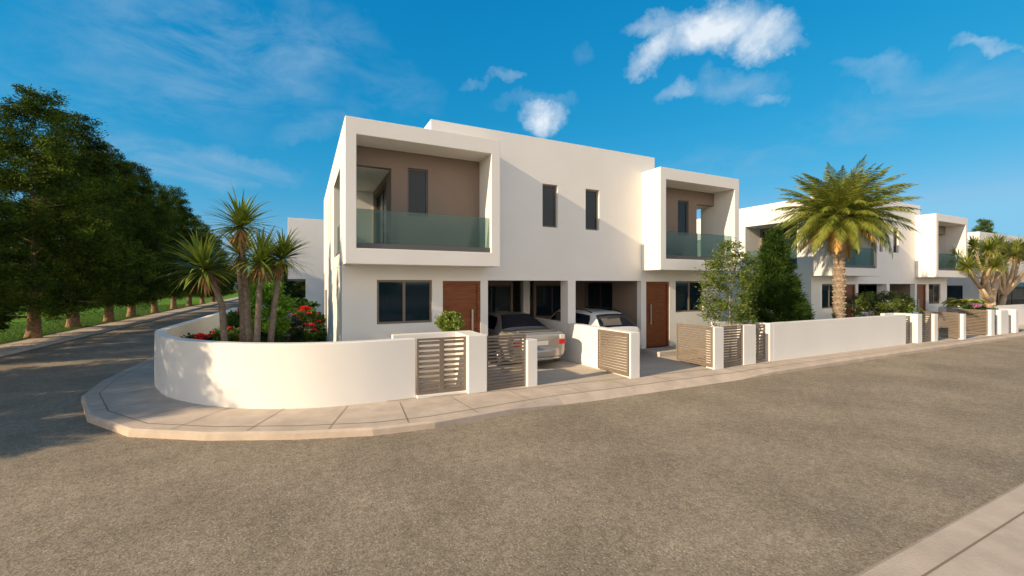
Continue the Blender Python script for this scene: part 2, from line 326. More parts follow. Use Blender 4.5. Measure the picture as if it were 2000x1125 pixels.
# ------------------------------------------------------------------ ground, roads, pavements
ROADZ = -.13
g = MB(); g.sheet([(-600, -600), (600, -600), (600, 600), (-600, 600)], -.17); struct(g.build('ground', 'far_ground'))
g = MB(); g.sheet([(-9.3, -60), (300, -60), (300, 20), (-4.0, 20), (-4.0, 150), (-9.3, 150)], ROADZ); struct(g.build('road', 'asphalt'))
g = MB(); g.sheet([(-300, -80), (-10.55, -80), (-10.55, 200), (-300, 200)], .0); struct(g.build('park_lawn', 'grass'))
kp = [(-4.35, 90), (-4.38, 30), (-4.42, 13.7), (-4.21, 12.09), (-3.48, 10.24), (-2.54, 8.94), (-1.39, 8.19), (-.12, 7.62), (1.03, 7.25), (2.03, 7.16), (3.61, 7.30), (4.8, 7.38), (6.0, 7.34), (10.0, 7.30), (11.5, 7.32), (16.5, 7.34), (22, 7.36), (30, 7.36), (45, 7.4), (120, 7.5)]
drop = {10: .0, 11: .085, 12: .10, 13: .10, 14: .02}
def offset(path, d):
    out = []
    for i, p in enumerate(path):
        a = Vector(path[max(i-1, 0)]); b = Vector(path[i]); c = Vector(path[min(i+1, len(path)-1)])
        n1 = (b-a).normalized() if i > 0 else (c-b).normalized(); n2 = (c-b).normalized() if i < len(path)-1 else n1
        m = Vector((-(n1+n2).y, (n1+n2).x)).normalized(); k = d/max(.5, m.dot(Vector((-n1.y, n1.x)))); out.append((p[0]+m.x*k, p[1]+m.y*k))
    return out
def strip(mb, p, q, zp, zq, mi=0):
    n = len(p); vs = [(*p[i], zp[i]) for i in range(n)]+[(*q[i], zq[i]) for i in range(n)]
    mb.add(vs, [(i, i+1, n+i+1, n+i) for i in range(n-1)], mi)
def kerb(path, dropd=None):
    dd = [(dropd or {}).get(i, 0) for i in range(len(path))]
    mb = MB(); o0 = offset(path, .0); o1 = offset(path, .045); o2 = offset(path, .27)
    strip(mb, o0, o0, [ROADZ-.05]*len(path), [-.035-d for d in dd]); strip(mb, o0, o1, [-.035-d for d in dd], [-.004-d*.9 for d in dd]); strip(mb, o1, o2, [-.004-d*.9 for d in dd], [0]*len(path)); strip(mb, o2, o2, [0]*len(path), [ROADZ-.05]*len(path))
    return mb
def joints(mb, path, sp, d0, d1, z, w=.006, start=.3, dropd=None):
    pts = [Vector(p) for p in path]; acc = start
    for i in range(len(pts)-1):
        a, b = pts[i], pts[i+1]; L_ = (b-a).length; dr = (b-a)/L_; nn = Vector((-dr.y, dr.x))
        if max(abs(a.x), abs(a.y), abs(b.y)) > 95 and b.x > 60: break
        while acc < L_:
            p = a+dr*acc; q0 = p+nn*d0; q1 = p+nn*d1
            mb.add([(*(q0-dr*w), z), (*(q0+dr*w), z), (*(q1+dr*w), z), (*(q1-dr*w), z)], [(0, 1, 2, 3)], 1); acc += sp
        acc -= L_
kmb = kerb(kp, drop); struct(kmb.build('kerb', 'kerb_stone'))
pm = MB(); o3 = offset(kp, .275); o4 = offset(kp, 2.0); strip(pm, o3, o4, [0.0]*len(kp), [0.0]*len(kp))
strip(pm, offset(kp, .272), offset(kp, .286), [.004]*len(kp), [.004]*len(kp), 1)
joints(pm, kp, 1.28, .0+.05, 1.35, .006)
struct(pm.build('pavement', ['concrete', 'joint']))
# pavement on the camera's side of the street and the one along the park
np_ = [(60, 1.86), (-30, 1.93)]
struct(kerb(np_).build('kerb', 'kerb_stone'))
pm = MB(); strip(pm, offset(np_, .275), offset(np_, 6), [0, 0], [0, 0]); strip(pm, offset(np_, .270), offset(np_, .286), [.004]*2, [.004]*2, 1); joints(pm, np_, 2.6, .286, 2.2, .005, start=1.3); struct(pm.build('pavement', ['concrete', 'joint']))
fp = [(-9.25, -20), (-9.25, 95)]
struct(kerb(fp).build('kerb', 'kerb_stone'))
pm = MB(); strip(pm, offset(fp, .275), offset(fp, 1.32), [.0]*2, [.0]*2); joints(pm, fp, 1.6, .05, 1.3, .004); struct(pm.build('pavement', ['concrete', 'joint']))
# plot surfaces
g = MB(); g.sheet([(-3.0, 60), (-3.1, 13), (-2.0, 10.8), (-.3, 9.3), (1.2, 9.0), (140, 9.0), (140, 60)], -.02); struct(g.build('plot_ground', 'paving'))
lawn = [(-3.1, 24.1), (-3.15, 13.2), (-2.62, 11.7), (-2.2, 10.9), (-1.45, 10.05), (-.75, 9.5), (.1, 9.1), (.97, 8.93), (1.5, 8.93), (1.5, 11.1), (.9, 11.1), (.9, 24.1)]
g = MB(); g.sheet(lawn, .03); struct(g.build('lawn', 'grass'))
g = MB(); g.sheet([(1.5, 8.75), (2.1, 8.72), (4.6, 8.45), (12.9, 8.0), (31, 7.6), (31, 14.4), (1.5, 14.4)], .008)
for x in (8.6, 9.9): pass
struct(g.build('driveway', 'paving'))
g = MB(); g.sheet([(12.95, 8.3), (20.9, 8.35), (20.9, 20), (14.1, 20), (14.1, 11), (12.95, 11)], .014); struct(g.build('garden_lawn', 'grass'))

# ------------------------------------------------------------------ houses
AX = 7.44
def window(parent, plane, a0, a1, z0, z1, c, depth, name='window', mull=None, mirror=None, curtain=None, frame='frame_dark', fw=.045):
    """frame in a wall opening (plane 'x': wall along x at y=c; 'y': wall along y at x=c); depth inwards (signed)"""
    f = MB(); d0, d1 = c+depth, c+depth+math.copysign(.06, depth)
    f.panel(plane, a0+.002, a1-.002, z0+.002, z1-.002, min(d0, d1), max(d0, d1), [(a0+fw, a1-fw, z0+fw, z1-fw)])
    if mull:
        for q in mull:
            if plane == 'x': f.box(q-fw*.6, q+fw*.6, min(d0, d1)+.004, max(d0, d1)-.004, z0+fw, z1-fw)
            else: f.box(min(d0, d1)+.004, max(d0, d1)-.004, q-fw*.6, q+fw*.6, z0+fw, z1-fw)
    w = f.build(name, frame, parent, mirror=mirror)
    p = MB(); e = (d0+d1)/2
    if plane == 'x': p.box(a0+fw, a1-fw, e-.005, e+.005, z0+fw, z1-fw)
    else: p.box(e-.005, e+.005, a0+fw, a1-fw, z0+fw, z1-fw)
    p.build('pane', 'window_glass', w, mirror=mirror)
    if curtain:
        y = c+depth+math.copysign(.18, depth)
        for (q0, q1) in curtain:
            k = MB(); n = max(6, int((q1-q0)/.03)); pts = []
            for i in range(n+1):
                t_ = q0+(q1-q0)*i/n; pts.append((t_, y+.022*math.sin(i*1.9)))
            for i in range(n):
                (xa, ya), (xb, yb) = pts[i], pts[i+1]
                V = [(xa, ya, z0), (xb, yb, z0), (xb, yb, z1), (xa, ya, z1)] if plane == 'x' else [(ya, xa, z0), (yb, xb, z0), (yb, xb, z1), (ya, xa, z1)]
                k.add(V, [(0, 1, 2, 3)])
            k.build('curtain', 'curtain', w, mirror=mirror)
    return w
def half(root, mir):
    """left unit of the pair; mir=AX mirrors it into the right unit"""
    B = dict(parent=root, mirror=mir)
    # balcony box: deep ring frame
    w = MB(); w.panel('x', .84, 4.63, 2.80, 6.10, 10.15, 10.997, [(1.08, 4.38, 3.16, 5.72)]); w.build('balcony_frame', 'stucco', bevel=.012, **B)
    # side wall, with terrace opening and slit windows
    s = MB(); s.panel('y', 11.0, 20.9, 2.80, 6.10, .84, 1.08, [(11.6, 14.1, 3.13, 5.30), (15.6, 15.95, 3.48, 5.33), (17.0, 17.35, 3.9, 5.3)])
    s.panel('y', 11.202, 20.3, 0, 2.798, .845, 1.08, [(18.2, 20.0, .05, 2.1)])
    s.build('side_wall', 'stucco', bevel=.01, **B)
    window(root, 'y', 15.6, 15.95, 3.48, 5.33, .84, .07, mirror=mir); window(root, 'y', 17.0, 17.35, 3.9, 5.3, .84, .07, mirror=mir)
    window(root, 'y', 18.2, 20.0, .05, 2.1, .845, .07, name='garden_door', mull=[19.1], mirror=mir)
    # recess behind the balcony: taupe walls
    t_ = MB(); t_.panel('x', 1.081, 4.598, 3.10, 5.90, 11.0, 11.18, [(1.06, 2.0, 3.0, 5.26), (2.41, 2.94, 4.08, 5.33)])
    t_.panel('y', 11.181, 14.1, 3.10, 5.30, 2.0, 2.18, [(11.72, 14.0, 3.16, 5.12)])
    t_.build('recess_wall', 'taupe', **B)
    t_ = MB(); t_.box(1.081, 2.6, 14.1, 14.3, 3.1, 5.3); t_.box(1.081, 2.6, 11.19, 14.1, 5.262, 5.5); t_.build('terrace_wall', 'stucco', **B)
    t_ = MB(); t_.box(1.081, 2.0, 10.996, 14.1, 2.85, 3.12); t_.box(1.081, 4.378, 10.4, 10.99, 3.158, 3.166); t_.build('balcony_floor', 'paving', **B)
    window(root, 'x', 2.41, 2.94, 4.08, 5.33, 11.0, .05, mirror=mir, frame='metal_grey')
    window(root, 'y', 11.72, 14.0, 3.16, 5.12, 2.0, .08, name='sliding_door', mull=[12.86], mirror=mir, curtain=[(12.2, 12.7), (13.4, 13.95)], fw=.06)
    gl = MB(); gl.box(1.081, 4.379, 10.27, 10.29, 3.28, 4.07); ro = gl.build('balcony_glass', 'rail_glass', **B)
    gl = MB(); gl.box(1.081, 4.379, 10.22, 10.34, 3.161, 3.285); gl.build('glass_channel', 'metal_grey', **B)
    gl = MB(); gl.box(.95, .965, 11.601, 14.099, 3.24, 4.07); gl.build('terrace_glass', 'rail_glass', **B)
    gl = MB(); gl.box(.90, 1.01, 11.601, 14.099, 3.131, 3.245); gl.build('glass_channel', 'metal_grey', **B)
    # ground floor window and door
    window(root, 'x', 1.65, 3.05, 1.34, 2.45, 11.0, .05, mull=[2.33], mirror=mir, curtain=[(1.72, 1.95), (2.45, 2.6)] if mir is None else [(1.75, 2.1), (2.7, 3.0)], frame='metal_taupe', fw=.055)
    d = MB(); d.panel('x', 3.342, 4.418, .17, 2.43, 11.03, 11.13, [(3.42, 4.34, .1, 2.35)]); dr = d.build('front_door', 'door_wood', bevel=.004, **B)
    d = MB(); d.box(3.421, 4.339, 11.075, 11.12, .175, 2.349)
    for q in (.6, 1.04, 1.48, 1.92): d.box(3.421, 4.339, 11.072, 11.08, q, q+.006, 1)
    d.build('door_leaf', ['door_wood', 'frame_dark'], dr, mirror=mir)
    d = MB(); hx = 4.16; d.box(hx, hx+.05, 11.005, 11.025, .95, 1.65); d.box(hx+.012, hx+.038, 11.022, 11.09, 1.02, 1.05); d.box(hx+.012, hx+.038, 11.022, 11.09, 1.55, 1.58); d.build('handle', 'steel', dr, mirror=mir, bevel=.004)
    # step
    d = MB(); d.box(2.9, 4.66, 10.15, 10.998, .0, .168); d.build('door_step', 'step_stone', bevel=.008, **B)
    # carport walls
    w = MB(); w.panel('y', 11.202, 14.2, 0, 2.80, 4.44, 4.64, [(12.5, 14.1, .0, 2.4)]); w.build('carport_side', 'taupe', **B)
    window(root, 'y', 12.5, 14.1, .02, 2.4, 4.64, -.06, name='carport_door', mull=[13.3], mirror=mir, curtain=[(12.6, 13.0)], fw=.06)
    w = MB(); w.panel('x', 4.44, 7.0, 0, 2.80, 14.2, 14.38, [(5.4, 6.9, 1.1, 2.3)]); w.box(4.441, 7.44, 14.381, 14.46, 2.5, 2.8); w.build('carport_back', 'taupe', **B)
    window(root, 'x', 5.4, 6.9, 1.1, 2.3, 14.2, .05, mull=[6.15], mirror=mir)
    # rooms behind the windows so that nothing looks hollow
    w = MB(); w.box(1.3, 4.4, 13.0, 13.1, .02, 2.7); w.box(1.3, 4.4, 11.3, 13.0, -.02, .05); w.box(1.15, 1.25, 11.25, 13.0, .02, 2.7); w.build('room_wall', 'interior', **B)
    w = MB(); w.box(2.6, 7.0, 13.4, 13.5, 3.1, 5.8); w.box(3.9, 4.0, 11.2, 13.4, 3.12, 5.8); w.box(4.2, 4.3, 14.0, 18.0, 3.12, 5.8); w.build('room_wall', 'interior', **B)
def house(name, label):
    root = empty(name, label, 'house')
    f = MB()
    f.panel('x', .84, 14.04, 0, 6.68, 11.0, 11.2, [(1.65, 3.05, 1.34, 2.45), (3.34, 4.42, -.1, 2.43), (4.64, 7.30, -.1, 2.45), (7.58, 10.24, -.1, 2.45), (10.46, 11.54, -.1, 2.43), (11.83, 13.23, 1.34, 2.45),
        (6.40, 6.93, 4.05, 5.34), (7.96, 8.49, 4.05, 5.34), (.5, 4.60, 2.80, 6.101), (10.28, 14.5, 2.80, 6.101), (.5, 3.02, 6.1, 7), (10.84, 14.5, 6.1, 7)])
    f.panel('y', 11.2, 17.5, 6.101, 6.68, 3.02, 3.22); f.panel('y', 11.2, 17.5, 6.101, 6.68, 10.64, 10.84); f.panel('x', 3.02, 10.84, 6.101, 6.68, 17.5, 17.7)
    f.build('front_wall', 'stucco', root, bevel=.01)
    r = MB(); r.box(1.09, 13.79, 11.21, 20.7, 5.78, 6.0); r.box(1.09, 13.79, 14.39, 20.2, 2.5, 2.8); r.box(4.3, 10.58, 11.21, 14.19, 2.5, 2.8); r.box(1.09, 4.3, 11.21, 14.38, 2.5, 2.8); r.box(10.58, 13.79, 11.21, 14.38, 2.5, 2.8); r.box(3.23, 10.63, 11.21, 17.49, 6.3, 6.5)
    r.build('roof_slab', 'stucco', root)
    b = MB(); b.panel('x', 1.085, 13.795, 0, 6.10, 20.3, 20.5); b.build('back_wall', 'stucco', root)
    for ya, yb in ((11.201, 11.42), (13.95, 14.19)): p = MB(); p.box(7.301, 7.579, ya, yb, 0, 2.5); p.build('carport_pillar', 'stucco', root, bevel=.008)
    window(root, 'x', 6.40, 6.93, 4.05, 5.34, 11.0, .09, frame='metal_taupe'); window(root, 'x', 7.96, 8.49, 4.05, 5.34, 11.0, .09, frame='metal_taupe')
    half(root, None); half(root, AX)
    return root
h1 = house('house', 'white pair of houses on the corner with two glass balcony boxes, nearest to the street')
h2 = copy_tree(h1); h2.location = (19.12, 0, -.1)
h2['label'] = 'white pair of houses behind the palm tree, second along the street'

# third house on the right
h3 = empty('house', 'white house behind the two dragon trees at the right end of the street', 'house')
w = MB(); X3 = 37.65
w.panel('y', 11.2, 22, 0, 5.6, X3, X3+.2, [(11.75, 12.55, 1.1, 2.25)]); w.panel('x', X3, 60, 5.0, 5.6, 11.0, 11.199); w.panel('x', X3, 60, 2.45, 3.2, 11.0, 11.199)
w.panel('x', X3, 40.6, 3.2, 5.0, 11.0, 11.199, [(39.3, 39.9, 3.4, 4.9)]); w.panel('x', X3, X3+.5, 0, 2.45, 11.0, 11.199); w.panel('x', 40.6, 60, 3.2, 5.0, 12.6, 12.8, [(44, 47, 3.2, 4.8)])
w.box(60, 60.2, 11, 22, 0, 5.6); w.box(41.0, 41.4, 11.0, 11.3, 0, 2.449); w.box(48.0, 48.4, 11.0, 11.3, 0, 2.449)
w.build('front_wall', 'stucco', h3, bevel=.01)
w = MB(); w.box(X3+.21, 59.9, 11.21, 22, 5.2, 5.4); w.box(X3+.21, 59.9, 11.21, 22, 2.6, 3.0); w.build('roof_slab', 'stucco', h3)
w = MB(); w.box(X3+.6, 59, 13.0, 13.1, 0, 2.6); w.build('room_wall', 'interior', h3)
window(h3, 'y', 11.75, 12.55, 1.1, 2.25, X3, .07); window(h3, 'x', 39.3, 39.9, 3.4, 4.9, 11, .08); window(h3, 'x', X3+.5, 41.0, .05, 2.449, 11, .12, name='sliding_door', mull=[39.6], curtain=[(38.3, 38.8)]); window(h3, 'x', 41.4, 48.0, .05, 2.449, 11, .12, name='sliding_door', mull=[43.5, 45.8], curtain=[(42.2, 43.2)]); window(h3, 'x', 44, 47, 3.2, 4.8, 12.6, .08, mull=[45.5])
w = MB(); w.box(33.9, 37.6, 10.6, 10.8, -.05, .62); w.box(33.9, 34.1, 10.8, 13.5, -.05, .62); w.box(34.1, 37.6, 10.8, 13.5, -.05, .45); tag(w.build('planter', 'stucco', bevel=.02), 'low white planter terrace beside the third house', 'planter')

# rear house on the left
h4 = empty('house', 'plain white rear house streaked by tree shadows, left of the corner house', 'house')
w = MB(); w.panel('x', -.83, 9, 2.65, 6.4, 29.4, 29.6); w.box(-.83, -.63, 29.6, 42, 2.65, 6.4); w.panel('x', .15, 9, 0, 2.649, 29.4, 29.6); w.box(.15, .35, 29.6, 36, 0, 2.649); w.box(9, 9.2, 29.6, 42, 0, 6.4); w.box(-.6, 9, 29.6, 42, 2.66, 2.9); w.box(-.6, 9, 29.61, 42, 5.9, 6.1)
w.build('front_wall', 'stucco', h4, bevel=.01)
w = MB(); w.box(-.80, .149, 29.41, 29.5, 2.52, 2.648); w.box(-.80, .149, 31.4, 31.5, 2.52, 2.648); w.box(-.8, -.7, 31.5, 36, 2.52, 2.649); w.build('pergola_beam', 'metal_grey', h4)

# ------------------------------------------------------------------ boundary walls
def smoothpath(pts, n=8):
    out = []
    for i in range(len(pts)-1):
        p0, p1, p2, p3 = [Vector(pts[max(0, min(len(pts)-1, i+k))]) for k in (-1, 0, 1, 2)]
        for j in range(n):
            t_ = j/n; out.append(tuple(.5*((2*p1)+(-p0+p2)*t_+(2*p0-5*p1+4*p2-p3)*t_*t_+(-p0+3*p1-3*p2+p3)*t_**3)))
    out.append(tuple(pts[-1])); return out
outer = [(-3.0, 23.9), (-3.1, 18), (-3.22, 14.5), (-3.2, 13.0), (-2.72, 11.53), (-2.27, 10.73), (-1.54, 9.89), (-.82, 9.35), (.05, 8.96), (.97, 8.80), (2.1, 8.80)]
op = smoothpath(outer, 10); ip = offset(op, .22)
mb = MB(); n = len(op); hz = [1.22]*n
vs = [(*p, -.06) for p in op]+[(*p, 1.22) for p in op]+[(*p, 1.22) for p in ip]+[(*p, -.06) for p in ip]
fs = [(i, i+1, n+i+1, n+i) for i in range(n-1)]+[(n+i, n+i+1, 2*n+i+1, 2*n+i) for i in range(n-1)]+[(2*n+i, 2*n+i+1, 3*n+i+1, 3*n+i) for i in range(n-1)]+[(0, n, 2*n, 3*n), (n-1, 4*n-1, 3*n-1, 2*n-1)]
mb.add(vs, fs); o = mb.build('boundary_wall', 'stucco', bevel=.02, smooth=False); tag(o, 'long curved white garden wall rounding the street corner', 'wall')
o.data.polygons.foreach_set('use_smooth', [True]*len(o.data.polygons)); 
for md in o.modifiers: md.harden_normals = True
def wallbox(name, label, boxes, cat='wall', bevel=.012, **k):
    m_ = MB()
    for b in boxes: m_.box(*b)
    return tag(m_.build(name, 'stucco', bevel=bevel), label, cat, **k)
wallbox('gate_enclosure', 'white walled enclosure behind the double louvred doors left of the first driveway', [(1.75, 3.60, 9.45, 9.62, 0, 1.24), (3.17, 3.60, 8.58, 9.449, 0, 1.24), (2.101, 3.169, 8.70, 8.95, -.02, .05)], 'wall')
wallbox('pillar', 'narrow white pillar at the left edge of the first driveway', [(4.60, 4.86, 8.58, 8.86, -.02, 1.07)], 'pillar')
wallbox('dividing_wall', 'low white wall dividing the two carports of the corner houses', [(7.30, 7.60, 8.21, 10.99, -.02, 1.14), (7.31, 7.57, 11.43, 13.94, .0, 1.14)])
wallbox('pillar', 'white pillar between the open gate leaf and the slatted panel below the young tree', [(10.14, 10.52, 8.07, 8.35, -.02, 1.15)], 'pillar')
wallbox('boundary_wall', 'long straight white wall in front of the conifer and the palm', [(11.43, 11.98, 8.12, 8.34, -.02, 1.15), (12.88, 21.09, 8.17, 8.39, -.02, 1.15), (11.60, 13.4, 9.2, 9.36, -.02, 1.15), (12.70, 12.88, 8.172, 9.2, -.02, 1.15)])
wallbox('gate_enclosure', 'white wall block with the narrow louvred doors at the far end of the long wall', [(21.85, 22.23, 8.1, 8.9, -.02, 1.15), (21.095, 21.85, 8.85, 9.0, -.02, 1.15)])
wallbox('pillar', 'white pillar left of the half open gate of the second pair of houses', [(23.12, 23.46, 8.05, 8.33, -.02, 1.12)], 'pillar')
wallbox('pillar', 'white pillar between the two open gate leaves at the right', [(24.99, 25.27, 7.78, 7.95, -.02, 1.08)], 'pillar')
wallbox('pillar', 'wide white pillar behind the pink flowers at the right', [(27.97, 28.37, 7.8, 7.97, -.02, 1.17)], 'pillar')
wallbox('boundary_wall', 'white wall end with round corner, rightmost of the street walls', [(28.99, 30.0, 7.78, 8.05, -.02, 1.14), (30.58, 31.0, 7.72, 10.5, -.02, 1.14), (28.99, 30.58, 9.2, 9.35, -.02, 1.14)], bevel=.06)
wallbox('boundary_wall', 'plain white wall in front of the third house', [(33.0, 60, 9.2, 9.4, -.15, 1.15), (33.0, 33.2, 9.4, 10.5, -.15, 1.15)])
wallbox('boundary_wall', 'white wall crossing the gardens behind the young tree', [(14.3, 19.9, 16, 16.2, -.05, 1.2)])

def slat_leaf(name, label, p0, p1, z0, z1, n, group, two=False, th=.035, col='metal_taupe', handle=False):
    """gate leaf or fixed panel of horizontal slats from p0 to p1"""
    L_ = (Vector(p1)-Vector(p0)).length; a = math.atan2(p1[1]-p0[1], p1[0]-p0[0])
    root = empty(name, label, 'gate', (p0[0], p0[1], 0), a, group)
    f = MB(); w = .045; H = z1-z0
    holes = [(w, L_-w, z0+w, z1-w)] if not two else [(w, L_/2-.05, z0+w, z1-w), (L_/2+.05, L_-w, z0+w, z1-w)]
    f.panel('x', 0, L_, z0, z1, -th/2, th/2, holes); f.build('frame', col, root, bevel=.003)
    s = MB(); sp = (H-2*w)/n; sh = sp*(.34 if two else .44)
    for i in range(n):
        zc = z0+w+sp*(i+.5)
        for h in holes:
            x0, x1 = h[0]+.001, h[1]-.001; dz = sh*.5; dy = th*.30
            tl = .012 if two else 0.008
            s.add([(x0, -dy, zc-dz-tl), (x1, -dy, zc-dz-tl), (x1, dy, zc-dz+tl), (x0, dy, zc-dz+tl), (x0, -dy, zc+dz-tl), (x1, -dy, zc+dz-tl), (x1, dy, zc+dz+tl), (x0, dy, zc+dz+tl)],
                  [(0, 3, 2, 1), (4, 5, 6, 7), (0, 1, 5, 4), (1, 2, 6, 5), (2, 3, 7, 6), (3, 0, 4, 7)])
    s.build('slats', col, root)
    if handle:
        hnd = MB(); hnd.box(L_/2+.01, L_/2+.03, -.06, -.04, (z0+z1)/2-.05, (z0+z1)/2+.0); hnd.box(L_/2+.012, L_/2+.028, -.045, -th/2, (z0+z1)/2-.03, (z0+z1)/2-.02); hnd.build('handle', 'steel', root)
    return root
GG = 'slatted metal gate leaves and panels'
slat_leaf('louvred_doors', 'pair of taupe louvred doors set in the curved white wall', (2.11, 8.78), (3.165, 8.74), .055, 1.215, 10, 'louvred enclosure doors', two=True, handle=True)
slat_leaf('slatted_panel', 'taupe slatted panel in front of the silver car', (3.61, 8.66), (4.60, 8.68), .03, 1.2, 14, GG)
slat_leaf('gate_leaf', 'open slatted gate leaf lit by the sun against the low dividing wall', (7.22, 9.41), (7.27, 8.26), .05, 1.12, 14, GG)
slat_leaf('gate_leaf', 'open slatted gate leaf in front of the right wooden door of the corner houses', (10.165, 9.41), (10.12, 8.12), .05, 1.16, 15, GG)
slat_leaf('slatted_panel', 'slatted panel below the thin trunk of the young tree', (10.525, 8.14), (11.42, 8.16), .04, 1.16, 14, GG)
slat_leaf('louvred_doors', 'pair of louvred doors in the long wall between the young tree and the conifer', (11.985, 8.3), (12.69, 8.32), .05, 1.12, 10, 'louvred enclosure doors', two=True, handle=True)
slat_leaf('louvred_doors', 'narrow louvred doors at the far end of the long wall', (21.1, 8.35), (21.84, 8.35), .05, 1.08, 10, 'louvred enclosure doors', two=True)
slat_leaf('slatted_panel', 'slatted panel directly left of the pillar at the far half open gate', (22.235, 8.15), (23.115, 8.15), .04, 1.14, 14, GG)
slat_leaf('gate_leaf', 'wide open gate leaf between two far pillars, left of the pink flowers', (25.1, 9.15), (24.95, 7.88), .05, 1.12, 15, GG)
slat_leaf('gate_leaf', 'open gate leaf with pink flowers showing above it', (28.05, 9.3), (27.92, 7.9), .05, 1.16, 15, GG)
slat_leaf('slatted_panel', 'short slatted panel right of the wide pillar', (28.375, 7.95), (28.985, 7.95), .04, 1.14, 14, GG)
slat_leaf('louvred_doors', 'rightmost louvred doors beside the rounded wall end', (30.005, 8.0), (30.575, 8.0), .05, 1.08, 10, 'louvred enclosure doors', two=True)
slat_leaf('gate_leaf', 'pale slatted gate at the far end of the curved wall beside the lane', (-3.0, 24.3), (-2.2, 24.9), .05, 1.2, 9, GG, col='metal_grey')
wallbox('boundary_wall', 'low white wall along the lane beyond the pale gate', [(-3.0, -2.8, 26.5, 60, -.05, 1.15)])

# ------------------------------------------------------------------ vegetation
def crown(name, parent, mats, H, z0, rad, nclump, per, leaf, csize, prof, seed, shell=(.45, 1.0), aspect=.4, up=.25, flat=.75, wob=.22, spike=.5, tight=.45):
    """foliage mesh: leaf-sized faces gathered in clumps spread through the crown's volume"""
    global rng; rng = np.random.default_rng(seed)
    ph = rng.random(6)*6.28
    cs = []; 
    while len(cs) < nclump:
        t_ = rng.random(); r = prof(t_)
        if rng.random() > r+.12: continue
        a = rng.random()*6.283; k = shell[0]+(shell[1]-shell[0])*math.sqrt(rng.random())
        lump = 1+wob*math.sin(3*a+ph[0]+5*t_)+wob*.7*math.sin(5*a+ph[1]-11*t_)+wob*.5*math.sin(17*t_+ph[2]+a)
        R_ = rad*r*k*lump; cs.append((R_*math.cos(a), R_*math.sin(a), z0+(H-z0)*t_, a, k))
    V = []; F = []; off = 0
    for (x, y, z, a, k) in cs:
        m_ = int(per*(.6+.8*rng.random())); s_ = csize*(.6+.8*rng.random())
        p = rng.normal(size=(m_, 3))*tight*s_; p[:, 2] *= flat
        dr = np.array([math.cos(a), math.sin(a), up]); tt = rng.random(m_)[:, None]
        p = p*(1.15-tt*.8)+dr*tt*s_*spike*2+np.array([x, y, z])
        v, f = leaves(p, leaf, aspect, dirbias=dr*1.1, jitter=.8); V.append(v); F.append(f+off); off += len(v)
    return npmesh(name, np.concatenate(V), np.concatenate(F), mats, parent)
def trunk_obj(parent, pts, rad, m_='bark', branches=(), n=12, name='trunk', jit=.06):
    b = MB(); b.tube(pts, rad, n, jit=jit)
    for bp_, br in branches: b.tube(bp_, br, 6, jit=.05)
    return b.build(name, m_, parent, smooth=True)
def big_tree(seed, H, rad, z0=1.3, shape=0):
    root = empty('conifer_tree', 'x', 'tree')
    random.seed(seed)
    prof = (lambda t_: min(1, (1-t_)**.95*1.32)*(0.75+.25*min(1, t_*5))) if shape == 0 else (lambda t_: max(.05, 1-(t_-.2)**1.15*1.22) if t_ > .2 else .8+t_) if shape == 1 else (lambda t_: min(1, (1-t_)**.95*1.28)*(.8+.2*min(1, t_*6)))
    br = []
    for i in range(26):
        z = z0*.9+(H-z0)*.8*i/26; a = random.random()*6.28; l = rad*(.85 if i < 8 else .8*(1-i/30))
        p0 = Vector((0, 0, z)); p1 = Vector((math.cos(a)*l*.5, math.sin(a)*l*.5, z+.12)); p2 = Vector((math.cos(a)*l, math.sin(a)*l, z+.25-.2*(i < 5)))
        br.append(([p0, p1, p2], [.06, .035, .012]))
    trunk_obj(root, [(0, 0, -.1), (0.02, 0, .25), (0.05, .02, 1.2), (.0, .05, H*.4), (0, 0, H*.9)], [.31, .24, .19, .05, .01], branches=br)
    c_ = crown('crown', root, 'leaf_conifer', H, z0, rad, 700, 210, .125, .62, prof, seed, shell=(.25, 1.0), aspect=.3, wob=.26, tight=.34)
    return root
protos = [big_tree(11, 10.8, 2.7, 1.0, 0), big_tree(12, 11.0, 2.05, 1.35, 2), big_tree(13, 11.2, 1.9, 1.45, 2)]
spots = [  # x, y, scale, rot, proto, height scale, label
 (-10.54, 25.8, 1.0, .3, 0, .99, 'tall conifer with an orange lit trunk, leftmost whole tree of the row along the lane'),
 (-11.1, 31.0, 1.15, 1.7, 1, 1.04, 'second whole conifer from the left, its short trunk almost hidden by low branches'),
 (-10.75, 34.6, 1.0, 2.2, 0, .98, 'third conifer of the row, trunk leaning at the pavement edge'),
 (-11.0, 39.3, 1.05, .9, 2, 1.0, 'fourth conifer of the row with a clear reddish trunk on the lawn'),
 (-10.7, 43.5, .95, 3.0, 1, .95, 'fifth conifer of the row with a pale trunk'),
 (-10.8, 49.5, 1.0, 4.1, 2, 1.02, 'sixth conifer of the row, pointed top above its neighbours'),
 (-10.7, 55.0, 1.0, 5.1, 0, .88, 'seventh conifer of the row, behind the nearest spiky palm'),
 (-10.6, 61.0, 1.0, 2.6, 1, .85, 'eighth conifer of the row near the end of the lane'),
 (-10.6, 67.5, 1.0, .2, 0, .8, 'last conifer of the row at the end of the lane'),
 (-11.2, 20.4, .95, 5.6, 0, .70, 'conifer cut off by the left edge of the picture'),
 (-11.2, 14.6, .9, 3.6, 1, .80, 'conifer left of the picture edge that shades the corner house'),
 (-11.0, 10.4, .80, 4.6, 0, .655, 'small conifer beyond the left edge that shades the road corner')]
for i, (x, y, s_, rz, k, hs_, lab) in enumerate(spots):
    o = protos[k] if i in (0, 1, 3) else copy_tree(protos[k])
    o.location = (x, y, 0); o.rotation_euler.z = rz; o.scale = (s_, s_, hs_); o['label'] = lab; o['group'] = 'conifers in a row along the lane'
